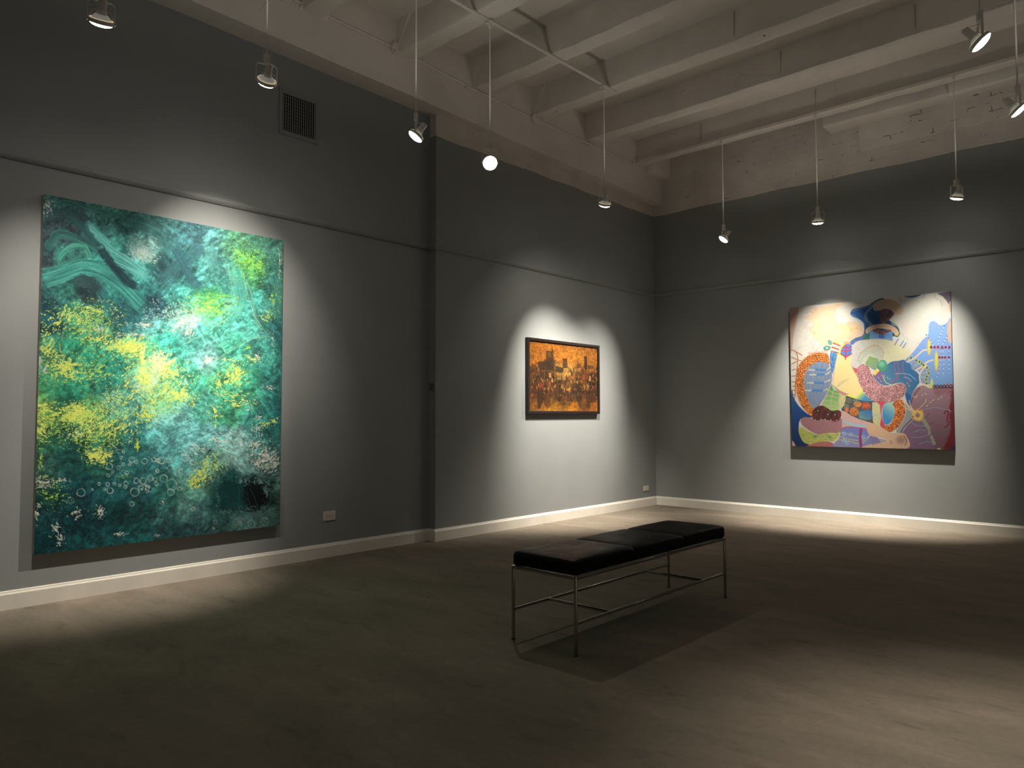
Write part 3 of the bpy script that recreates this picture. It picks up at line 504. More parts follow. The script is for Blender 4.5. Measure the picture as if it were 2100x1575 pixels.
    for q in [[(1190,1060),(1230,1020),(1240,990)],[(1130,965),(1150,975),(1165,960)],[(1210,950),(1205,960)],[(1230,940),(1245,950)],[(1290,1000),(1305,995)],[(1268,1020),(1285,1012)],[(1240,1050),(1255,1040)],[(1365,965),(1372,975)],[(1340,985),(1352,990)]]: p.line(q, 1.1, (222,218,140), .95)
    for q in [[(1230,1150),(1265,1110)],[(1260,1200),(1310,1190)],[(1270,1300),(1340,1270)],[(1310,1380),(1370,1400)]]: p.line(q, 1.0, (70,80,110), .8)
    p.poly([(1330,1418),(1350,1400),(1365,1418)], (206,190,80), 1, 1)
    # lower left
    p.poly([(94,925),(118,985),(160,1050),(220,1105),(272,1142),(190,1150),(162,1180),(158,1250),(185,1330),(250,1388),(100,1395)], (28,64,116), 1, .8, tex=G((40,84,140), (22,48,92), (120,1000), (180,1380)))
    p.poly([(98,1335),(118,1360),(135,1395),(98,1395)], (206,176,156), 1, .8, False)
    p.poly([(172,1175),(188,1148),(225,1142),(290,1155),(400,1160),(505,1150),(528,1170),(526,1240),(500,1278),(420,1275),(350,1290),(290,1278),(225,1240),(190,1212)], (168,118,118), 1, .8)
    rs = np.random.RandomState(2)
    for k in range(42): p.ell(rs.uniform(190, 515), rs.uniform(1165, 1262), 3, 3.4, [(200,96,84), (92,84,120)][k % 2], .75)
    p.poly([(156,1265),(165,1235),(190,1230),(240,1262),(320,1290),(400,1276),(470,1282),(508,1262),(490,1310),(450,1345),(370,1346),(300,1362),(230,1370),(185,1340)], (190,186,84), 1, .8, tex=paint_streak([(196,190,86),(176,182,96),(206,196,80),(150,170,110)], .8, .1, 4))
    p.ell(300, 1305, 18, 7, (70,120,120), .8, 2, -.3); p.ell(420, 1310, 20, 7, (80,124,120), .8, 2, .5)
    p.poly([(215,1392),(270,1368),(340,1350),(410,1350),(450,1368),(475,1400),(210,1402)], (182,112,102), 1, .8)
    p.poly([(272,1130),(280,1082),(315,1052),(355,1044),(395,1062),(440,1088),(490,1082),(518,1100),(512,1150),(480,1180),(430,1172),(370,1160),(310,1170),(278,1155)], (88,46,42), 1, .8, tex=lambda x, y, d, c: np.array(c, float) * (.7 + .8 * (fbm(x * .2, y * .2, 3)[..., None] - .1)))
    for q in [[(495,1130),(500,1160)],[(370,1060),(395,1075)],[(300,1120),(290,1150)],[(450,1170),(480,1165)]]: p.line(q, 1.6, (170,50,50), .8)
    for x, y in [(322,1087),(404,1118),(466,1121),(300,1165),(345,1160),(380,1160),(430,1168),(480,1170)]: p.ell(x, y, 4, 5, (220,204,190))
    p.poly([(520,1092),(560,1100),(620,1140),(690,1165),(745,1186),(742,1245),(660,1235),(590,1225),(528,1235),(526,1160)], (208,166,152), 1, .8)
    for q in [[(528,1165),(600,1195),(735,1210)],[(535,1180),(620,1215),(735,1220)]]: p.line(q, 2.4, (150,196,206), .9)
    p.poly([(528,1240),(590,1228),(660,1236),(742,1246),(765,1290),(830,1320),(830,1400),(465,1402),(500,1320)], (134,134,172), 1, .8, tex=G((120,124,180), (150,146,172), (620,1250), (560,1390)))
    p.line([(528,1236),(590,1224),(690,1236),(742,1246)], 2.0, (176,84,100), .9); p.line([(686,1245),(680,1320),(688,1398)], 5.0, (150,50,84), .9)
    for q in [[(520,1270),(600,1290),(665,1310)],[(500,1300),(580,1330),(660,1340)],[(490,1330),(580,1345),(665,1370)],[(700,1360),(740,1330),(760,1300)],[(700,1340),(740,1310),(765,1290)]]: p.line(q, 1.2, (214,200,120), .95)
    for x, y in [(600,1290),(540,1340),(570,1360),(705,1310),(545,1285)]: p.ring(x, y, 12, .9, (150,200,220), 1.2)
    p.poly([(740,1186),(800,1200),(870,1240),(950,1275),(1020,1275),(1072,1300),(1075,1410),(690,1408),(800,1365),(915,1350),(870,1320),(770,1300),(736,1250)], (212,172,138), 1, .8)
    for k in range(12): p.line([(782 + 11 * k, 1308 + 3 * k), (784 + 11 * k, 1378 - 3 * k)], 1.7, (112,120,160) if k % 2 else (150,110,100), .9)
    p.ell(1025, 1335, 38, 34, (130,100,84), .55, 5); p.line([(1050,1300),(1075,1340),(1060,1380)], 1.6, (130,60,70), .8)
    p.line([(935,1345),(948,1358),(938,1370)], 1.4, (190,50,80), 1)
    for q in [[(770,1220),(900,1290)],[(760,1240),(880,1300)],[(800,1225),(930,1285)]]: p.line(q, .8, (224,190,120), .8)
    # corners at the top
    p.poly([(1330,88),(1455,70),(1455,150),(1432,182),(1412,150),(1380,115)], (104,94,104), 1, .8, False); p.poly([(1432,182),(1455,150),(1455,250),(1445,240)], (200,166,138), 1, .8)
    p.poly([(1052,114),(1100,112),(1150,106),(1196,99),(1160,118),(1110,126)], (54,98,150), 1, .8)
    for q in [[(1320,95),(1318,130),(1360,150),(1380,200)],[(1230,95),(1205,140)],[(1010,120),(1030,170)]]: p.line(q, .7, (120,120,100), .8)
    for q in [[(1010,425),(1060,440),(1085,480),(1080,510)],[(1010,430),(1045,450),(1060,490)],[(1005,435),(1005,470)]]: p.line(q, .8, (130,140,160), .8, dash=(1.6, .9))
    for q in [(1002,480,972,528),(1045,498,1020,535),(1068,515,1042,552)]: p.line([q[:2], q[2:]], 2.0, (120,124,150), 1); p.ell(q[0], q[1], 6, 8, (90,170,206))
    p.c *= (1 + .05 * (vnoise(X * 1.1, Y * 1.1, 7) - .5))[..., None]
    return np.clip(p.c, 0, 1)
# ---------------------------------------------------------------- helpers
def link(o, parent=None):
    COL.objects.link(o)
    if parent is not None: o.parent = parent
    return o
def obj(name, bm, mats, parent=None, smooth=False):
    me = bpy.data.meshes.new(name); bmesh.ops.recalc_face_normals(bm, faces=bm.faces[:]); bm.to_mesh(me); bm.free()
    for m in (mats if isinstance(mats, (list, tuple)) else [mats]): me.materials.append(m)
    if smooth:
        for p in me.polygons: p.use_smooth = True
        try: me.set_sharp_from_angle(angle=math.radians(38))
        except Exception: pass
    return link(bpy.data.objects.new(name, me), parent)
def thing(name, label, cat, loc=(0, 0, 0), group=None):
    o = bpy.data.objects.new(name, None); o.empty_display_size = .05; COL.objects.link(o); o.location = loc
    return tag(o, label, cat, group)
def tag(o, label, cat, group=None):
    o['label'] = label; o['category'] = cat
    if group: o['group'] = group
    return o
def struct(name, bm, mats, smooth=False):
    o = obj(name, bm, mats, None, smooth); o['kind'] = 'structure'; return o
def box(bm, x0, x1, y0, y1, z0, z1, mi=0, bev=0, seg=2):
    vs = [bm.verts.new(p) for p in ((x0,y0,z0),(x1,y0,z0),(x1,y1,z0),(x0,y1,z0),(x0,y0,z1),(x1,y0,z1),(x1,y1,z1),(x0,y1,z1))]
    fs = [bm.faces.new([vs[i] for i in f]) for f in ((0,3,2,1),(4,5,6,7),(0,1,5,4),(1,2,6,5),(2,3,7,6),(3,0,4,7))]
    for f in fs: f.material_index = mi
    if bev:
        es = list({e for f in fs for e in f.edges}); bmesh.ops.bevel(bm, geom=es, offset=bev, segments=seg, affect='EDGES', profile=.5)
    return fs
def prism(bm, prof, axis, a, b, mi=0):
    "profile of (u, v) points swept between a and b along an axis"
    def P(u, v, t): return {'x': (t, u, v), 'y': (u, t, v), 'z': (u, v, t)}[axis]
    A = [bm.verts.new(P(u, v, a)) for u, v in prof]; B = [bm.verts.new(P(u, v, b)) for u, v in prof]; n = len(prof)
    for i in range(n):
        f = bm.faces.new((A[i], A[(i + 1) % n], B[(i + 1) % n], B[i])); f.material_index = mi
    bm.faces.new(A[::-1]).material_index = mi; bm.faces.new(B).material_index = mi
def tube(bm, pts, r, seg=12, mi=0, caps=True):
    pts = [Vector(p) for p in pts]; rings = []
    for i, p in enumerate(pts):
        d = (pts[min(i + 1, len(pts) - 1)] - pts[max(i - 1, 0)]).normalized()
        u = d.orthogonal().normalized() if i == 0 else (pu - d * pu.dot(d)).normalized(); v = d.cross(u); pu = u
        rr = r[i] if isinstance(r, (list, tuple)) else r
        rings.append([bm.verts.new(p + (u * math.cos(2 * math.pi * k / seg) + v * math.sin(2 * math.pi * k / seg)) * rr) for k in range(seg)])
    for a, b in zip(rings, rings[1:]):
        for k in range(seg): bm.faces.new((a[k], a[(k + 1) % seg], b[(k + 1) % seg], b[k])).material_index = mi
    if caps: bm.faces.new(rings[0][::-1]).material_index = mi; bm.faces.new(rings[-1]).material_index = mi
def lathe(bm, prof, seg=28, mi=0, M=None, close=False):
    "profile of (radius, height) turned about z"
    M = M or Matrix.Identity(4); rings = []
    for r, z in prof:
        if r < 1e-6: rings.append([bm.verts.new(M @ Vector((0, 0, z)))])
        else: rings.append([bm.verts.new(M @ Vector((r * math.cos(2 * math.pi * k / seg), r * math.sin(2 * math.pi * k / seg), z))) for k in range(seg)])
    prs = list(zip(rings, rings[1:])) + ([(rings[-1], rings[0])] if close else [])
    for a, b in prs:
        for k in range(seg):
            q = (k + 1) % seg
            if len(a) == 1 and len(b) == 1: continue
            vs = (a[0], b[q], b[k]) if len(a) == 1 else (a[k], a[q], b[0]) if len(b) == 1 else (a[k], a[q], b[q], b[k])
            bm.faces.new(vs).material_index = mi

# ---------------------------------------------------------------- materials
class N:
    def __init__(s, name):
        s.m = bpy.data.materials.new(name); s.m.use_nodes = True; s.t = s.m.node_tree; s.b = s.t.nodes['Principled BSDF']
        s.co = s.t.nodes.new('ShaderNodeTexCoord')
    def n(s, kind, **kw):
        n = s.t.nodes.new(kind)
        for k, v in kw.items():
            if k in n.inputs: n.inputs[k].default_value = v
            else: setattr(n, k, v)
        return n
    def l(s, a, b): s.t.links.new(a, b)
    def noise(s, scale, detail=4, rough=.55, vec=None, dist=0):
        n = s.n('ShaderNodeTexNoise'); n.inputs['Scale'].default_value = scale; n.inputs['Detail'].default_value = detail
        n.inputs['Roughness'].default_value = rough; n.inputs['Distortion'].default_value = dist
        s.l(vec or s.co.outputs['Object'], n.inputs['Vector']); return n.outputs['Fac']
    def map(s, scale, rot=(0, 0, 0)):
        n = s.n('ShaderNodeMapping'); n.inputs['Scale'].default_value = scale; n.inputs['Rotation'].default_value = rot
        s.l(s.co.outputs['Object'], n.inputs['Vector']); return n.outputs['Vector']
    def ramp(s, fac, stops):
        n = s.n('ShaderNodeValToRGB'); e = n.color_ramp.elements
        while len(e) < len(stops): e.new(.5)
        for k, (p, c) in enumerate(stops): e[k].position = p; e[k].color = tuple(c) + (1,) if len(c) == 3 else c
        s.l(fac, n.inputs['Fac']); return n.outputs['Color']
    def mix(s, fac, a, b, mode='MIX'):
        n = s.n('ShaderNodeMix', data_type='RGBA', blend_type=mode)
        for k, v in ((0, fac), (6, a), (7, b)):
            if hasattr(v, 'links'): s.l(v, n.inputs[k])
            else: n.inputs[k].default_value = v if k == 0 else (tuple(v) + (1,) if len(v) == 3 else v)
        return n.outputs[2]
    def bump(s, h, strength=.3, dist=.01, prev=None):
        n = s.n('ShaderNodeBump'); n.inputs['Strength'].default_value = strength; n.inputs['Distance'].default_value = dist
        s.l(h, n.inputs['Height'])
        if prev is not None: s.l(prev, n.inputs['Normal'])
        return n.outputs['Normal']
    def out(s, color=None, rough=.6, metal=0, normal=None, spec=.5, **kw):
        if color is not None:
            if hasattr(color, 'links'): s.l(color, s.b.inputs['Base Color'])
            else: s.b.inputs['Base Color'].default_value = tuple(color) + (1,)
        if hasattr(rough, 'links'): s.l(rough, s.b.inputs['Roughness'])
        else: s.b.inputs['Roughness'].default_value = rough
        s.b.inputs['Metallic'].default_value = metal; s.b.inputs['Specular IOR Level'].default_value = spec
        if normal is not None: s.l(normal, s.b.inputs['Normal'])
        for k, v in kw.items(): s.b.inputs[k.replace('_', ' ')].default_value = v
        return s.m
def m_wall():
    m = N('grey_wall_paint'); a = m.noise(2.2, 3); b = m.noise(240, 2)
    c = m.ramp(a, [(.3, (.250, .264, .262)), (.7, (.270, .283, .280))])
    return m.out(c, .62, 0, m.bump(b, .05, .002), spec=.3)
def m_white(name, c0, c1, rough=.7, bstr=.25):
    m = N(name); a = m.noise(1.7, 5, .6); b = m.noise(14, 6, .6); f = m.noise(60, 3)
    c = m.ramp(a, [(.3, c0), (.72, c1)]); n = m.bump(b, bstr, .012); n = m.bump(f, .12, .003, n)
    # hairline cracks and chips of the old paint
    v = m.n('ShaderNodeTexVoronoi', feature='DISTANCE_TO_EDGE'); v.inputs['Scale'].default_value = 1.1
    w = m.n('ShaderNodeMix', data_type='RGBA'); w.inputs[0].default_value = .12
    nz = m.n('ShaderNodeTexNoise'); nz.inputs['Scale'].default_value = 3.0; m.l(m.co.outputs['Object'], nz.inputs['Vector'])
    m.l(m.co.outputs['Object'], w.inputs[6]); m.l(nz.outputs['Color'], w.inputs[7]); m.l(w.outputs[2], v.inputs['Vector'])
    cr = m.ramp(v.outputs['Distance'], [(0, (1, 1, 1)), (.0022, (0, 0, 0))]); g = m.ramp(m.noise(1.9, 2), [(.58, (0, 0, 0)), (.66, (.42, .42, .42))])
    k = m.mix(1.0, cr, g, 'MULTIPLY'); sp = m.ramp(m.noise(9, 1), [(.80, (0, 0, 0)), (.815, (1, 1, 1))])
    kk = m.mix(1.0, k, sp, 'ADD'); bw = m.n('ShaderNodeRGBToBW'); m.l(kk, bw.inputs[0])
    c = m.mix(bw.outputs[0], c, (.05, .045, .04))
    return m.out(c, rough, 0, n, spec=.3)
def m_brick():
    m = N('painted_brick'); mp = m.n('ShaderNodeMapping'); mp.inputs['Rotation'].default_value = (math.radians(90), 0, 0); m.l(m.co.outputs['Object'], mp.inputs['Vector'])
    br = m.n('ShaderNodeTexBrick'); br.inputs['Scale'].default_value = 1; br.inputs['Brick Width'].default_value = .215; br.inputs['Row Height'].default_value = .075
    br.inputs['Mortar Size'].default_value = .006; br.inputs['Mortar Smooth'].default_value = .6
    nz = m.n('ShaderNodeTexNoise'); nz.inputs['Scale'].default_value = 7; m.l(mp.outputs[0], nz.inputs['Vector'])
    w = m.n('ShaderNodeMix', data_type='RGBA'); w.inputs[0].default_value = .03; m.l(mp.outputs[0], w.inputs[6]); m.l(nz.outputs['Color'], w.inputs[7]); m.l(w.outputs[2], br.inputs['Vector'])
    inv = m.n('ShaderNodeMath', operation='SUBTRACT'); inv.inputs[0].default_value = 1; m.l(br.outputs['Fac'], inv.inputs[1])
    n = m.bump(inv.outputs[0], .28, .008); n = m.bump(m.noise(26, 6, .65), .22, .008, n)
    a = m.noise(3, 5); base = m.ramp(a, [(.3, (.54, .50, .455)), (.7, (.66, .62, .57))])
    g = m.ramp(m.noise(6.5, 4, .7), [(.59, (0, 0, 0)), (.64, (.8, .8, .8))]); k = m.mix(1.0, g, br.outputs['Color'], 'MULTIPLY')
    th = m.n('ShaderNodeMath', operation='GREATER_THAN'); m.l(br.outputs['Fac'], th.inputs[0]); th.inputs[1].default_value = .35
    mu = m.n('ShaderNodeMath', operation='MULTIPLY'); m.l(th.outputs[0], mu.inputs[0]); bw = m.n('ShaderNodeRGBToBW'); m.l(g, bw.inputs[0]); m.l(bw.outputs[0], mu.inputs[1])
    c = m.mix(mu.outputs[0], base, (.10, .085, .07))
    return m.out(c, .75, 0, n, spec=.25)
def m_floor():
    m = N('brown_carpet'); v = m.map((1.0, 2.6, 1), (0, 0, math.radians(38)))
    a = m.noise(.9, 5, .6, v, .6); b = m.noise(3.4, 4, .6, v, .4); f = m.noise(420, 2, .7); h = m.noise(24, 4, .7)
    c = m.ramp(a, [(.28, (.165, .146, .112)), (.52, (.216, .182, .142)), (.76, (.275, .226, .180))])
    c2 = m.ramp(b, [(.30, (.80, .80, .79)), (.42, (.97, .97, .97)), (.60, (1.0, 1.0, 1.0)), (.78, (1.13, 1.12, 1.10))])
    c = m.mix(1.0, c, c2, 'MULTIPLY'); c3 = m.ramp(h, [(.3, (.90, .90, .90)), (.7, (1.08, 1.08, 1.08))]); c = m.mix(1.0, c, c3, 'MULTIPLY')
    n = m.bump(b, .18, .012); n = m.bump(h, .2, .004, n); n = m.bump(f, .35, .002, n)
    return m.out(c, .95, 0, n, spec=.12)
def m_plain(name, c, rough=.5, metal=0, nz=0, spec=.5):
    m = N(name)
    if nz:
        a = m.noise(nz, 3); col = m.ramp(a, [(.3, tuple(x * .94 for x in c)), (.7, tuple(min(1, x * 1.05) for x in c))]); return m.out(col, rough, metal, m.bump(a, .04, .002), spec=spec)
    return m.out(c, rough, metal, spec=spec)
def m_leather():
    m = N('black_leather'); a = m.noise(5.5, 4, .6, m.map((1.6, .7, 1)), 1.4); v = m.n('ShaderNodeTexVoronoi'); v.inputs['Scale'].default_value = 210; m.l(m.co.outputs['Object'], v.inputs['Vector'])
    n = m.bump(a, .30, .012); n = m.bump(v.outputs['Distance'], .10, .0012, n); r = m.ramp(a, [(.3, (.34, .34, .34)), (.7, (.46, .46, .46))])
    return m.out((.0040, .0032, .0028), r, 0, n, spec=.09)
def m_glow(name, col, strength):
    m = N(name); lw = m.n('ShaderNodeTexNoise'); lw.inputs['Scale'].default_value = 60; m.l(m.co.outputs['Object'], lw.inputs['Vector'])
    c = m.ramp(lw.outputs['Fac'], [(.3, tuple(x * .9 for x in col)), (.7, col)]); m.l(c, m.b.inputs['Emission Color']); m.b.inputs['Emission Strength'].default_value = strength
    return m.out((.8, .8, .8), .2)
def m_canvas_paint(name, rough=.5, bump=.3, weave=.15):
    m = N(name); at = m.n('ShaderNodeAttribute'); at.attribute_name = 'paint'; a = m.noise(70, 5, .65); f = m.noise(300, 2)
    c = m.mix(1.0, at.outputs['Color'], m.ramp(a, [(.25, (.88, .88, .88)), (.75, (1.1, 1.1, 1.1))]), 'MULTIPLY')
    n = m.bump(a, bump, .004); n = m.bump(f, weave, .001, n)
    return m.out(c, rough, 0, n, spec=.16)
M = dict(blade=m_plain('vent_paint_lit', (.34, .345, .34), .5, 0, 20), seam=m_plain('seam_filler', (.36, .335, .305), .8), grey=m_plain('grey_plastic', (.12, .12, .115), .5), wall=m_wall(), joist=m_white('white_concrete', (.60, .565, .52), (.72, .68, .63)), brick=m_brick(), floor=m_floor(),
         base=m_plain('baseboard_paint', (.74, .70, .62), .4, 0, 5), lamp=m_plain('white_enamel', (.72, .70, .66), .35, 0, 9), lens=m_glow('lamp_lens', (1.0, .97, .92), 26),
         bulb=m_glow('frosted_bulb_glass', (1.0, .95, .84), .10), rim=m_glow('reflector_rim', (1.0, .80, .42), .45), chrome=m_plain('brushed_chrome', (.45, .43, .40), .09, 1.0, 90),
         foot=m_plain('black_rubber', (.015, .015, .015), .6), leather=m_leather(), frame=m_plain('dark_walnut_frame', (.009, .005, .004), .45, 0, 30), canvas=m_plain('raw_canvas_edge', (.46, .38, .30), .85, 0, 60),
         plate=m_plain('ivory_plastic', (.62, .56, .47), .4, 0, 8), slot=m_plain('dark_slot', (.01, .01, .01), .8), vent=m_plain('vent_paint', (.23, .24, .245), .55, 0, 20), dark=m_plain('duct_shade', (.006, .006, .006), .9),
         conduit=m_plain('conduit_paint', (.66, .62, .57), .5, 0, 20), blacked=m_plain('painted_black_edge', (.02, .022, .022), .7, 0, 30),
         green=m_canvas_paint('green_abstract_paint', .62, .4, .1), orange=m_canvas_paint('orange_city_paint', .5, .5, .2), fig=m_canvas_paint('figure_paint', .75, .15, .2))

# ---------------------------------------------------------------- the room
D = .0995; YS = -4.19; XR = 9.0; YF = -13.0; ZT = 5.07; ZP = 4.165
bm = bmesh.new(); box(bm, -.6, XR, YF, .5, -.12, 0); struct('floor', bm, M['floor'])
rs = np.random.RandomState(5)
bm = bmesh.new()                       # left wall: the near part is set back, the far part stands 10 cm forward
prism(bm, [(-.6, YF), (-D, YF), (-D, YS), (0, YS), (0, 0), (-.6, 0)], 'z', 0, ZP, 0)
prism(bm, [(-.6, YF), (-D, YF), (-D, YS), (-.6, YS)], 'z', ZP, 4.62, 0)
struct('wall_left', bm, M['wall'])
bm = bmesh.new(); box(bm, -.6, -.004, YS, 0, ZP, 4.62)
for k in range(46):                    # ragged lower edge of the white plaster
    y = YS + .01 + k * .0905; box(bm, -.02, .0015, y, y + .09, ZP - .006 - .005 * math.sin(k * .7) - rs.uniform(0, .004), ZP + .04)
struct('wall_left_plaster', bm, M['brick'])
bm = bmesh.new(); box(bm, -.6, XR, 0, .5, 0, ZP); struct('wall_back', bm, M['wall'])
bm = bmesh.new(); box(bm, -.6, XR, .004, .5, ZP, ZT)
for k in range(100):
    x = .005 + k * .09; z = ZP - .007 - .006 * math.sin(k * .55) - rs.uniform(0, .004); box(bm, x, x + .09, -.0015, .02, z, ZP + .05)
struct('wall_back_brick', bm, M['brick'])
# ceiling: slab, girder on the left wall, joists
bm = bmesh.new(); box(bm, -.6, XR, YF, .5, ZT, ZT + .2); struct('ceiling', bm, M['joist'])
bm = bmesh.new()
ys = [0, -2.956, -4.575, -5.44, -6.797, YF]; zs = [4.31, 4.353, 4.396, 4.404, 4.43, 4.47]
top = []; bot = []; bk = []; bt = []
for y, z in zip(ys, zs):
    bot.append(bm.verts.new((.135, y, z))); top.append(bm.verts.new((.135, y, ZT))); bk.append(bm.verts.new((-.3, y, z + .005))); bt.append(bm.verts.new((-.3, y, ZT)))
for i in range(len(ys) - 1):
    bm.faces.new((bot[i], bot[i + 1], top[i + 1], top[i])); bm.faces.new((bk[i], bk[i + 1], bot[i + 1], bot[i])); bm.faces.new((bk[i], bt[i], bt[i + 1], bk[i + 1])); bm.faces.new((top[i], top[i + 1], bt[i + 1], bt[i]))
bm.faces.new((bot[0], top[0], bt[0], bk[0])); bm.faces.new((bot[-1], bk[-1], bt[-1], top[-1]))
bmesh.ops.bevel(bm, geom=[e for e in bm.edges if all(abs(v.co.x - .135) < 1e-4 and v.co.z < 4.6 for v in e.verts)], offset=.012, segments=3, affect='EDGES')
struct('trim_1', bm, M['joist'], True)                       # girder
JY = [-.66, -1.80, -2.83, -3.79, -4.82, -5.85, -6.88, -7.91, -8.94, -9.97, -11.0, -12.03]
for i, y in enumerate(JY):
    bm = bmesh.new(); w = .23; n = 46; X0 = .13; prev = None
    rj = np.random.RandomState(40 + i); L = []
    for k in range(n + 1):
        x = X0 + (XR - X0) * k / n; a, b, c = rj.uniform(-.006, .006, 3); a *= (k > 0); zb = 4.75 + b
        r = [(x, y + .012, ZT), (x, y + a, 4.90), (x, y + a, zb + .030), (x, y + a + .012, zb + .006), (x, y + a + .04, zb), (x, y + w - .05 + c, zb), (x, y + w - .015 + c, zb + .014), (x, y + w + c, zb + .06), (x, y + w + .03, 4.95), (x, y + w + .05, ZT)]
        r = [bm.verts.new(q) for q in r]
        if prev:
            for q in range(len(r) - 1): bm.faces.new((prev[q], prev[q + 1], r[q + 1], r[q]))
        else: bm.faces.new(r)
        prev = r
    bm.faces.new(prev[::-1]); struct('trim_%d' % (i + 2), bm, M['joist'], True)
# haunches where joists meet the girder, blocks along the back wall, corner block
bm = bmesh.new()
for y in JY[1:]:
    prism(bm, [(.13, 4.74), (.34, ZT), (.13, ZT)], 'y', y - .01, y + .26)
struct('trim_14', bm, M['joist'])
bm = bmesh.new(); box(bm, 0, .29, -.45, .01, 4.66, ZT, 0, .015); struct('trim_15', bm, M['joist'], True)
bm = bmesh.new(); box(bm, 2.52, XR, -.30, .01, 4.70, ZT, 0, .02, 3); box(bm, 3.86, XR, -.385, -.29, 4.66, ZT, 0, .02, 3); struct('trim_16', bm, M['joist'], True)
bm = bmesh.new(); prism(bm, [(.01, 4.40), (-.035, 4.425), (-.06, 4.56), (-.075, 4.72), (.01, 4.72)], 'x', 2.86, XR); struct('trim_17', bm, M['brick'], True)
# form-board seams down the joist faces
bm = bmesh.new()
for x, y in [(2.63, -2.83), (2.645, -1.80), (1.127, -.66), (2.58, -.66), (3.9, -1.80), (4.2, -2.83), (3.6, -3.79)]:
    prism(bm, [(x - .0012, y - .0065), (x + .0012, y - .0065), (x + .0012, y + .02), (x - .0012, y + .02)], 'z', 4.80, 5.03)
struct('trim_18', bm, M['seam'])

# skirting, picture rail
def base_prof(s): return [(0, 0), (s * .018, 0), (s * .018, .098), (s * .015, .104), (s * .012, .107), (s * .009, .118), (s * .003, .1217), (0, .1217)]
bm = bmesh.new(); prism(bm, [(-D + u, v) for u, v in base_prof(1)], 'y', YF, YS); o = struct('baseboard_left', bm, M['base'])
bm = bmesh.new(); prism(bm, [(YS - u, v) for u, v in base_prof(1)], 'x', -D, 0); struct('baseboard_return', bm, M['base'])
bm = bmesh.new(); prism(bm, [(u, v) for u, v in base_prof(1)], 'y', YS - .018, 0); struct('baseboard_far_left', bm, M['base'])
bm = bmesh.new(); prism(bm, [(-u, v) for u, v in base_prof(1)], 'x', 0, XR); struct('baseboard_back', bm, M['base'])
RP = [(0, 2.975), (.010, 2.975), (.022, 2.986), (.030, 3.000), (.030, 3.014), (.018, 3.020), (.018, 3.030), (.008, 3.038), (0, 3.040)]
bm = bmesh.new(); prism(bm, [(-D + u, v) for u, v in RP], 'y', YF, YS); struct('trim_19', bm, M['wall'])
bm = bmesh.new(); prism(bm, [(YS - u, v) for u, v in RP], 'x', -D, 0); struct('trim_20', bm, M['wall'])
bm = bmesh.new(); prism(bm, [(u, v) for u, v in RP], 'y', YS - .03, 0); struct('trim_21', bm, M['wall'])
bm = bmesh.new(); prism(bm, [(-u, v) for u, v in RP], 'x', 0, XR); struct('trim_22', bm, M['wall'])

# ---------------------------------------------------------------- pictures on the walls
def lin(c): return np.where(c <= .04045, c / 12.92, ((c + .055) / 1.055) ** 2.4)
def homog(src, dst):
    A = []
    for (x, y), (u, v) in zip(src, dst):
        A.append([x, y, 1, 0, 0, 0, -u * x, -u * y, -u]); A.append([0, 0, 0, x, y, 1, -v * x, -v * y, -v])
    return np.linalg.svd(np.array(A))[2][-1].reshape(3, 3)
def picture_face(name, parent, mat, nu, nv, quad, place, painter, gain, relief=0):
    "fine mesh of the painted side; quad = the picture's corners in the units its sketch was measured in"
    Hm = homog([(0, 0), (1, 0), (1, 1), (0, 1)], quad)
    u, v = np.meshgrid(np.linspace(0, 1, nu), np.linspace(0, 1, nv)); w = Hm[2, 0] * u + Hm[2, 1] * v + Hm[2, 2]
    X = (Hm[0, 0] * u + Hm[0, 1] * v + Hm[0, 2]) / w; Y = (Hm[1, 0] * u + Hm[1, 1] * v + Hm[1, 2]) / w
    c = np.clip(lin(painter(X, Y)) * gain * np.array([1.0, 1.08, 1.22]), .002, .74)
    P = place(u, v); me = bpy.data.meshes.new(name); nV = nu * nv
    idx = np.arange(nV).reshape(nv, nu); q = np.stack([idx[:-1, :-1], idx[1:, :-1], idx[1:, 1:], idx[:-1, 1:]], -1).reshape(-1, 4)
    me.vertices.add(nV); me.vertices.foreach_set('co', P.reshape(-1).astype(np.float32))
    me.loops.add(q.size); me.loops.foreach_set('vertex_index', q.reshape(-1).astype(np.int32))
    me.polygons.add(len(q)); me.polygons.foreach_set('loop_start', np.arange(0, q.size, 4, dtype=np.int32)); me.update(calc_edges=True)
    at = me.color_attributes.new('paint', 'FLOAT_COLOR', 'POINT'); cc = np.ones((nV, 4), np.float32); cc[:, :3] = c.reshape(-1, 3); at.data.foreach_set('color', cc.reshape(-1))
    me.materials.append(mat); return link(bpy.data.objects.new(name, me), parent)

t = thing('abstract_painting', 'large unframed green and yellow abstract canvas on the left wall', 'painting', (-D, -6.783, .34))
bm = bmesh.new(); y0, y1, z0, z1 = -7.682 + 6.783, -5.884 + 6.783, 0.0, 2.434
box(bm, .004, .0425, y0, y1, z0, z1, 0, .004); obj('stretched_canvas', bm, M['canvas'], t)
picture_face('painted_face', t, M['green'], 430, 590, [(89.29, 397.69), (580.86, 493.04), (573.73, 1077.42), (69.11, 1138.34)],
             lambda u, v: np.stack([np.full(u.shape, .0430), y0 + (y1 - y0) * u, z1 - (z1 - z0) * v], -1), paint_green, GREEN_GAIN)

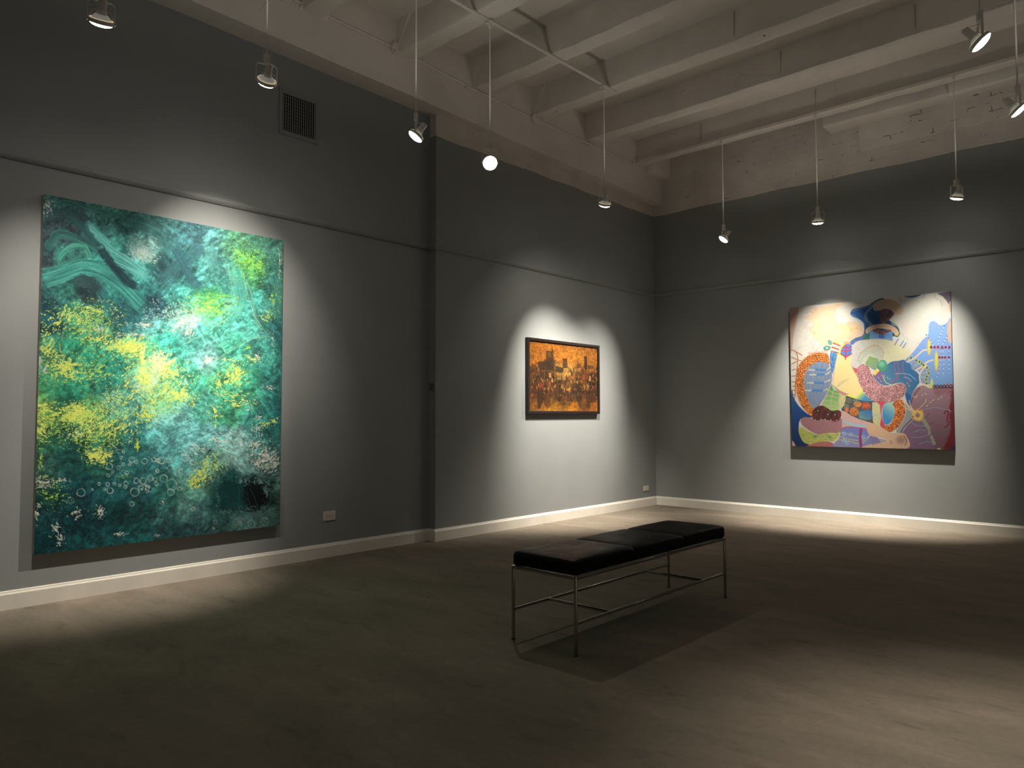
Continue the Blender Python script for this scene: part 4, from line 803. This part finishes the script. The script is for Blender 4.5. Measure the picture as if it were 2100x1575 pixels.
t = thing('cityscape_painting', 'dark-framed orange painting of an abstract skyline on the far left wall', 'painting', (0, -2.114, 1.29))
y0, y1, z0, z1 = -.704, .704, 0, .885; fw = .034
bm = bmesh.new()
for a, b, c, d in [(y0, y1, z0, z0 + fw), (y0, y1, z1 - fw, z1), (y0, y0 + fw, z0 + fw, z1 - fw), (y1 - fw, y1, z0 + fw, z1 - fw)]: box(bm, .003, .045, a, b, c, d, 0, .003)
obj('picture_frame', bm, M['frame'], t)
bm = bmesh.new(); box(bm, .006, .029, y0 + fw - .004, y1 - fw + .004, z0 + fw - .004, z1 - fw + .004); obj('panel_backing', bm, M['frame'], t)
picture_face('painted_face', t, M['orange'], 340, 230, [(1085.9, 696.6), (1227.0, 713.3), (1227.3, 847.0), (1086.2, 843.2)],
             lambda u, v: np.stack([np.full(u.shape, .0305), y0 + fw - .003 + (y1 - y0 - 2 * fw + .006) * u, z1 - fw + .003 - (z1 - z0 - 2 * fw + .006) * v], -1), paint_orange, ORANGE_GAIN)

t = thing('figure_painting', 'square pastel painting of tangled organic shapes on the back wall', 'painting', (2.8715, 0, .886))
x0, x1, z0, z1 = -.8855, .8855, 0, 1.731
bm = bmesh.new(); box(bm, x0, x1, -.042, -.004, z0, z1, 0, .004); obj('stretched_canvas', bm, M['blacked'], t)
picture_face('painted_face', t, M['fig'], 440, 430, [(1619.14, 631.13), (1948.64, 597.04), (1958.19, 922.71), (1624.60, 914.33)],
             lambda u, v: np.stack([x0 + (x1 - x0) * u, np.full(u.shape, -.0425), z1 - (z1 - z0) * v], -1), paint_figures, FIG_GAIN)

# ---------------------------------------------------------------- bench
t = thing('bench', 'black leather bench with slim chrome legs in the middle of the floor', 'bench', (3.005, -5.212, 0))
hx, hy, r = .222, .843, .0095; zf = .402
bm = bmesh.new(); nx, ny = 24, 84
def cush(x, y):                         # crown of the pad, pinched at two seams
    ex = 1 - abs(x / (hx + .006)) ** 6; ey = 1 - abs(y / (hy + .006)) ** 14
    s = min(abs(y - .285), abs(y + .285)); return .487 + .013 * max(ex, 0) ** .5 * max(ey, 0) ** .5 - .0075 * math.exp(-(s / .011) ** 2) - .004 * math.exp(-(s / .05) ** 2)
bm.free(); bm = bmesh.new(); box(bm, -hx - .006, hx + .006, -hy - .006, hy + .006, .414, .487)
vert = [e for e in bm.edges if abs(e.verts[0].co.z - e.verts[1].co.z) > .05]; bmesh.ops.bevel(bm, geom=vert, offset=.022, segments=5, affect='EDGES', profile=.5)
topf = max(bm.faces, key=lambda f: f.calc_center_median().z); bmesh.ops.bevel(bm, geom=list(topf.edges), offset=.020, segments=6, affect='EDGES', profile=.5)
botf = min(bm.faces, key=lambda f: f.calc_center_median().z); bmesh.ops.bevel(bm, geom=list(botf.edges), offset=.012, segments=3, affect='EDGES', profile=.5)
for k in range(1, ny):
    y = -hy + 2 * hy * k / ny; bmesh.ops.bisect_plane(bm, geom=bm.verts[:] + bm.edges[:] + bm.faces[:], plane_co=(0, y, 0), plane_no=(0, 1, 0))
for yy in (-.285, .285):
    for d in (-.012, -.006, 0, .006, .012): bmesh.ops.bisect_plane(bm, geom=bm.verts[:] + bm.edges[:] + bm.faces[:], plane_co=(0, yy + d, 0), plane_no=(0, 1, 0))
for k in range(1, nx):
    x = -hx + 2 * hx * k / nx; bmesh.ops.bisect_plane(bm, geom=bm.verts[:] + bm.edges[:] + bm.faces[:], plane_co=(x, 0, 0), plane_no=(1, 0, 0))
for v in bm.verts:
    if v.co.z > .465: v.co.z = cush(v.co.x, v.co.y) - (.487 - v.co.z) * 1.0
obj('cushion', bm, M['leather'], t, True)
def rod(name, a, b, rr=r, parent=t):
    q = bmesh.new(); tube(q, [a, b], rr, 14); return obj(name, q, M['chrome'], parent, True)
for sx in (-1, 1):
    for sy in (-1, 1):
        lg = rod('leg', (sx * hx, sy * hy, .004), (sx * hx, sy * hy, zf + r))
        q = bmesh.new(); lathe(q, [(0, 0), (.0115, 0), (.0115, .006), (.0095, .008), (0, .008)], 14, 0, Matrix.Translation((sx * hx, sy * hy, 0))); obj('foot_cap', q, M['foot'], lg, True)
q = bmesh.new()
for sx in (-1, 1): tube(q, [(sx * hx, -hy, zf), (sx * hx, hy, zf)], r, 14)
for sy in (-1, 1): tube(q, [(-hx, sy * hy, zf), (hx, sy * hy, zf)], r, 14)
obj('seat_frame', q, M['chrome'], t, True)
for sx in (-1, 1): rod('side_rail', (sx * hx, -hy, .166), (sx * hx, hy, .166), .0085)
for sy in (-1, 1): rod('cross_rail', (-hx, sy * .53, .166), (hx, sy * .53, .166), .0085)

# ---------------------------------------------------------------- lamps
def spotlight(x, y, aim, power, ang, spill, label, ztop):
    t = thing('track_spotlight', label, 'spotlight', (x, y, LAMP_Z), 'spotlights hanging from the ceiling tracks')
    A = Vector((aim[0] - x, aim[1] - y, 0)).normalized(); S = Vector((-A.y, A.x, 0))           # pan direction, axle direction
    piv = Vector((0, 0, -.130)); d = (Vector(aim) - Vector((x, y, LAMP_Z)) - piv).normalized()
    q = bmesh.new(); tube(q, [(0, 0, .052), (0, 0, ztop - LAMP_Z)], .0062, 10); tube(q, [(0, 0, ztop - LAMP_Z - .035), (0, 0, ztop - LAMP_Z)], .017, 12); obj('hanging_rod', q, M['lamp'], t, True)
    q = bmesh.new(); W = Matrix((( S.x, A.x, 0, 0), (S.y, A.y, 0, 0), (0, 0, 1, 0), (0, 0, 0, 1)))
    box(q, -.021, .021, -.016, .016, -.008, .052, 0, .004)
    bmesh.ops.transform(q, matrix=W, verts=q.verts[:]); obj('connector_block', q, M['lamp'], t, True)
    # yoke: a flat strap bent to a U, both ends on the axle of the ring
    q = bmesh.new(); hw = .069; pr = [(-hw, -.135), (-hw, -.030), (-hw + .006, -.017), (-hw + .018, -.011), (hw - .018, -.011), (hw - .006, -.017), (hw, -.030), (hw, -.135)]
    inn = [(-hw + .003, -.135), (-hw + .003, -.031), (-hw + .009, -.020), (-hw + .019, -.014), (hw - .019, -.014), (hw - .009, -.020), (hw - .003, -.031), (hw - .003, -.135)]
    for i in range(len(pr) - 1):
        c = [(pr[i], -.007), (pr[i + 1], -.007), (inn[i + 1], -.007), (inn[i], -.007), (pr[i], .007), (pr[i + 1], .007), (inn[i + 1], .007), (inn[i], .007)]
        vs = [q.verts.new((p[0], dd, p[1])) for p, dd in c]
        for f in ((0, 1, 2, 3), (4, 7, 6, 5), (0, 4, 5, 1), (1, 5, 6, 2), (2, 6, 7, 3), (3, 7, 4, 0)): q.faces.new([vs[k] for k in f])
    bmesh.ops.transform(q, matrix=W, verts=q.verts[:]); obj('yoke', q, M['lamp'], t)
    # lamp head: local -z looks along d, x along the axle
    zz = -d; yy = zz.cross(S).normalized(); Mh = Matrix(((S.x, yy.x, zz.x, piv.x), (S.y, yy.y, zz.y, piv.y), (S.z, yy.z, zz.z, piv.z), (0, 0, 0, 1)))
    q = bmesh.new(); lathe(q, [(.0625, -.0085), (.0640, -.006), (.0640, .012), (.0625, .014), (.0605, .012), (.0605, -.007)], 32, 0, Mh, True)
    for s in (-1, 1): tube(q, [Mh @ Vector((s * .060, 0, 0)), Mh @ Vector((s * .0745, 0, 0))], .0045, 8)
    ring = obj('gimbal_ring', q, M['lamp'], t, True)
    q = bmesh.new(); lathe(q, [(.0, .030), (.026, .032), (.030, .040), (.041, .030), (.052, .014), (.0595, .001), (.0600, -.004), (.0575, -.006), (.055, -.004)], 32, 0, Mh); 
    bulb = obj('reflector_bulb', q, M['bulb'], t, True)
    q = bmesh.new(); lathe(q, [(0, -.0265), (.016, -.0262), (.032, -.0245), (.046, -.0205), (.055, -.014), (.0585, -.0075), (.0590, -.004)], 32, 0, Mh); obj('lens', q, M['lens'], bulb, True)
    q = bmesh.new(); lathe(q, [(.0560, .0155), (.0590, .0175), (.0605, .0165), (.0600, .0135), (.0570, .0135)], 32, 0, Mh, True); obj('rim', q, M['rim'], bulb, True)
    q = bmesh.new(); lathe(q, [(.027, .036), (.0275, .060), (.0225, .064), (.0225, .112), (.0215, .120), (0, .121)], 20, 0, Mh)
    soc = obj('socket', q, M['lamp'], t, True)
    for s in (-1, 1):                     # bowed wires from ring to socket
        q = bmesh.new()
        pts = [Mh @ Vector((s * (.0235 + .0345 * math.cos(a)), .006, .012 + .050 * math.sin(a))) for a in np.linspace(0, math.pi / 2, 9)]
        tube(q, pts, .0016, 6); obj('clip_wire', q, M['lamp'], t, True)
    q = bmesh.new(); tube(q, [Mh @ Vector((0, 0, .118)), Mh @ Vector((0, .012, .132)), Vector((0, 0, -.02))], .0022, 6); obj('flex_cord', q, M['lamp'], t, True)
    # its light
    for nm, pw, an in (('beam', power, ang), ('spread', power * SPREAD * (.4 if y > -1 else 1), 116)):
        L = bpy.data.lights.new('spot_' + nm, 'SPOT'); L.energy = pw; L.color = (1.0, .915, .80); L.spot_size = math.radians(an); L.spot_blend = 1.0; L.shadow_soft_size = .028
        o = bpy.data.objects.new('spot_' + nm, L); COL.objects.link(o); o.parent = t; o.location = piv + d * .032; o.rotation_euler = (-d).to_track_quat('Z', 'Y').to_euler()
    # added fill light off the lamp, aimed up, standing in for bulb leak
    L = bpy.data.lights.new('spot_fill', 'SPOT'); L.energy = spill; L.color = (1.0, .91, .80); L.spot_size = math.radians(168); L.spot_blend = .6; L.shadow_soft_size = .05
    o = bpy.data.objects.new('spot_fill', L); COL.objects.link(o); o.parent = t; o.location = (.32, -.34, .10); o.rotation_euler = (math.pi, 0, 0)
    return t
for i, (x, y, aim, pw, ang, sp, label) in enumerate(LAMPS):
    spotlight(x, y, aim, pw * POWER, ang, sp * FILL, label, {3: 4.713, 4: 4.713}.get(i, 4.733 if y < -.7 else 4.720))

# ---------------------------------------------------------------- tracks, conduits and boxes on the ceiling
def conduit(label, pts, r=.011, name='conduit', cat='conduit'):
    q = bmesh.new(); tube(q, pts, r, 10)
    return tag(obj(name, q, M['conduit'], None, True), label, cat)
q = bmesh.new(); prism(q, [(1.21 - .017, 4.735), (1.21 + .017, 4.735), (1.21 + .017, 4.7515), (1.21 - .017, 4.7515)], 'y', YF, -2.70)
tag(obj('lighting_track', q, M['conduit']), 'white track under the joists carrying the spotlights beside the left wall', 'track')
q = bmesh.new(); prism(q, [(-.68 - .017, 4.722), (-.68 + .017, 4.722), (-.68 + .017, 4.752), (-.68 - .017, 4.752)], 'x', .52, XR)
tag(obj('lighting_track', q, M['conduit']), 'white track along the last joist in front of the back wall', 'track')
q = bmesh.new(); prism(q, [(4.79 - .017, 4.735), (4.79 + .017, 4.735), (4.79 + .017, 4.7515), (4.79 - .017, 4.7515)], 'y', YF, -2.6)
tag(obj('lighting_track', q, M['conduit']), 'white track under the joists at the upper right corner', 'track')
BX = [(-6.0, 4.80, .075), (-4.83, 4.785, .075), (-2.80, 4.712, .075), (-.735, 4.708, .048)]
for k, (ya, za, yb, zb, lb) in enumerate([(YF, 4.81, -6.075, 4.802, 'painted conduit on the girder left of the first junction box'), (-5.925, 4.80, -4.905, 4.786, 'painted conduit on the girder between the two upper left junction boxes'),
                           (-4.755, 4.784, -2.875, 4.7125, 'painted conduit on the girder passing behind the dazzling lamp'), (-2.725, 4.712, -.785, 4.708, 'painted conduit on the girder running to the far corner box')]):
    mid = [(.148, ya + (yb - ya) * f, za + (zb - za) * f - (.012 * math.sin(f * math.pi) if k == 2 else 0)) for f in np.linspace(0, 1, 7)]; conduit(lb, mid)
conduit('short painted conduit from the corner box to the track on the last joist', [(.172, -.695, 4.712), (.34, -.692, 4.716), (.50, -.69, 4.722)], .009)
for y, z, lb in [(-6.0, 4.80, 'hexagonal junction box on the girder conduit at the top edge'), (-4.83, 4.785, 'hexagonal junction box on the girder conduit left of the bright lamp'),
                 (-2.80, 4.712, 'junction box on the girder conduit right of the bright lamp'), (-.735, 4.708, 'small junction box where the conduits meet in the far corner')]:
    s = .062 if y < -1 else .04; t = thing('junction_box', lb, 'junction box', (.135, y, z), 'junction boxes on the girder')
    q = bmesh.new(); prof = [(s * 1.15, 0), (s * .62, s * .9), (-s * .62, s * .9), (-s * 1.15, 0), (-s * .62, -s * .9), (s * .62, -s * .9)]
    prism(q, prof, 'x', .0005, .032); bmesh.ops.bevel(q, geom=q.edges[:], offset=.003, segments=2, affect='EDGES'); obj('box_body', q, M['conduit'], t)
    for a, b in ((s * .5, s * .5), (-s * .5, -s * .5)):
        q = bmesh.new(); lathe(q, [(0, .0355), (.004, .0355), (.005, .032)], 8, 0, Matrix.Translation((0, a, b)) @ Matrix.Rotation(math.radians(90), 4, 'Y')); obj('screw', q, M['slot'], t)
for y, z in [(-3.9, 4.731), (-1.75, 4.7105)]:
    q = bmesh.new(); tube(q, [(.1365, y, z), (.160, y, z)], .016, 12); box(q, .1355, .150, y - .006, y + .006, z - .03, z + .03)
    tag(obj('conduit_clamp', q, M['conduit'], None, True), 'small strap clamp on the girder conduit, ' + ('left of' if y < -3 else 'right of') + ' the box above the bright lamp', 'clamp')
for y in (-4.62, -2.92):
    q = bmesh.new(); box(q, 1.17, 1.25, y - .035, y + .035, 4.715, 4.7345, 0, .004)
    tag(obj('track_box', q, M['conduit']), 'square feed box on the track ' + ('above the dazzling lamp' if y < -4 else 'above the spotlight before the far left wall'), 'junction box')

# ---------------------------------------------------------------- vent, sockets, sensor
t = thing('wall_vent', 'square air vent with thin upright blades high on the left wall', 'vent', (-D, -5.72, 3.92))
q = bmesh.new(); W2, H2, w2, h2 = .195, .203, .163, .165
for a, b, c, d in [(-W2, W2, -H2, -h2), (-W2, W2, h2, H2), (-W2, -w2, -h2, h2), (w2, W2, -h2, h2)]: box(q, .0005, .008, a, b, c, d)
obj('vent_frame', q, M['vent'], t)
q = bmesh.new(); box(q, .0003, .0012, -w2, w2, -h2, h2); obj('duct_shade_sheet', q, M['dark'], t)  # flat black sheet: the shade inside the duct put in as colour
q = bmesh.new()
for k in range(15):
    y = -w2 + .010 + k * (2 * w2 - .02) / 14; vs = [(.0015, y - .0010), (.0070, y - .0035), (.0070, y + .0030), (.0015, y + .0010)]
    prism(q, vs, 'z', -h2, h2)
bl = obj('blades', q, M['blade'], t)  # vent paint made lighter here: the light the blades catch is in the colour
q = bmesh.new()
for k in range(11): z = -h2 + .015 + k * .029; tube(q, [(.0022, -w2, z), (.0022, w2, z)], .0009, 6)
obj('rear_bars', q, M['vent'], t)

t = thing('power_outlet', 'wide ivory double socket plate low on the left wall', 'outlet', (-D, -5.371, .3655))
q = bmesh.new(); box(q, .0005, .007, -.064, .064, -.042, .042, 0, .003); obj('cover_plate', q, M['plate'], t)
for dy in (-.021, .021):
    q = bmesh.new(); lathe(q, [(0, .0092), (.0155, .0092), (.0168, .0072)], 20, 0, Matrix.Translation((0, dy, 0)) @ Matrix.Rotation(math.radians(90), 4, 'Y')); rc = obj('receptacle', q, M['plate'], t, True)
    q = bmesh.new(); box(q, .009, .0097, dy - .0015, dy + .0065 - .003, .0045, .0068); box(q, .009, .0097, dy - .0035, dy + .0035, -.0065, -.0042); box(q, .009, .0097, dy + .0068, dy + .0102, -.002, .0018)
    box(q, .009, .0097, dy - .008, dy - .004, .001, .008); obj('slots', q, M['slot'], rc)
q = bmesh.new(); lathe(q, [(0, .0085), (.0025, .008), (.003, .007)], 10, 0, Matrix.Rotation(math.radians(90), 4, 'Y')); obj('screw', q, M['chrome'], t)

t = thing('wall_plate', 'small ivory blank plate low on the far left wall beside the corner', 'wall plate', (0, -.273, .249))
q = bmesh.new(); box(q, .0005, .007, -.066, .066, -.037, .037, 0, .003); obj('cover_plate', q, M['plate'], t)
q = bmesh.new(); box(q, .0068, .0085, -.050, .050, -.025, .025, 0, .001); obj('raised_panel', q, M['plate'], t)

t = thing('wall_sensor', 'small grey sensor box on the dark edge of the wall step', 'sensor', (-.048, YS, 1.565))
q = bmesh.new(); prism(q, [(-.030, -.0005), (-.030, -.012), (.012, -.024), (.026, -.018), (.026, -.0005)], 'z', -.036, .036); bmesh.ops.bevel(q, geom=q.edges[:], offset=.003, segments=2, affect='EDGES'); obj('casing', q, M['grey'], t)
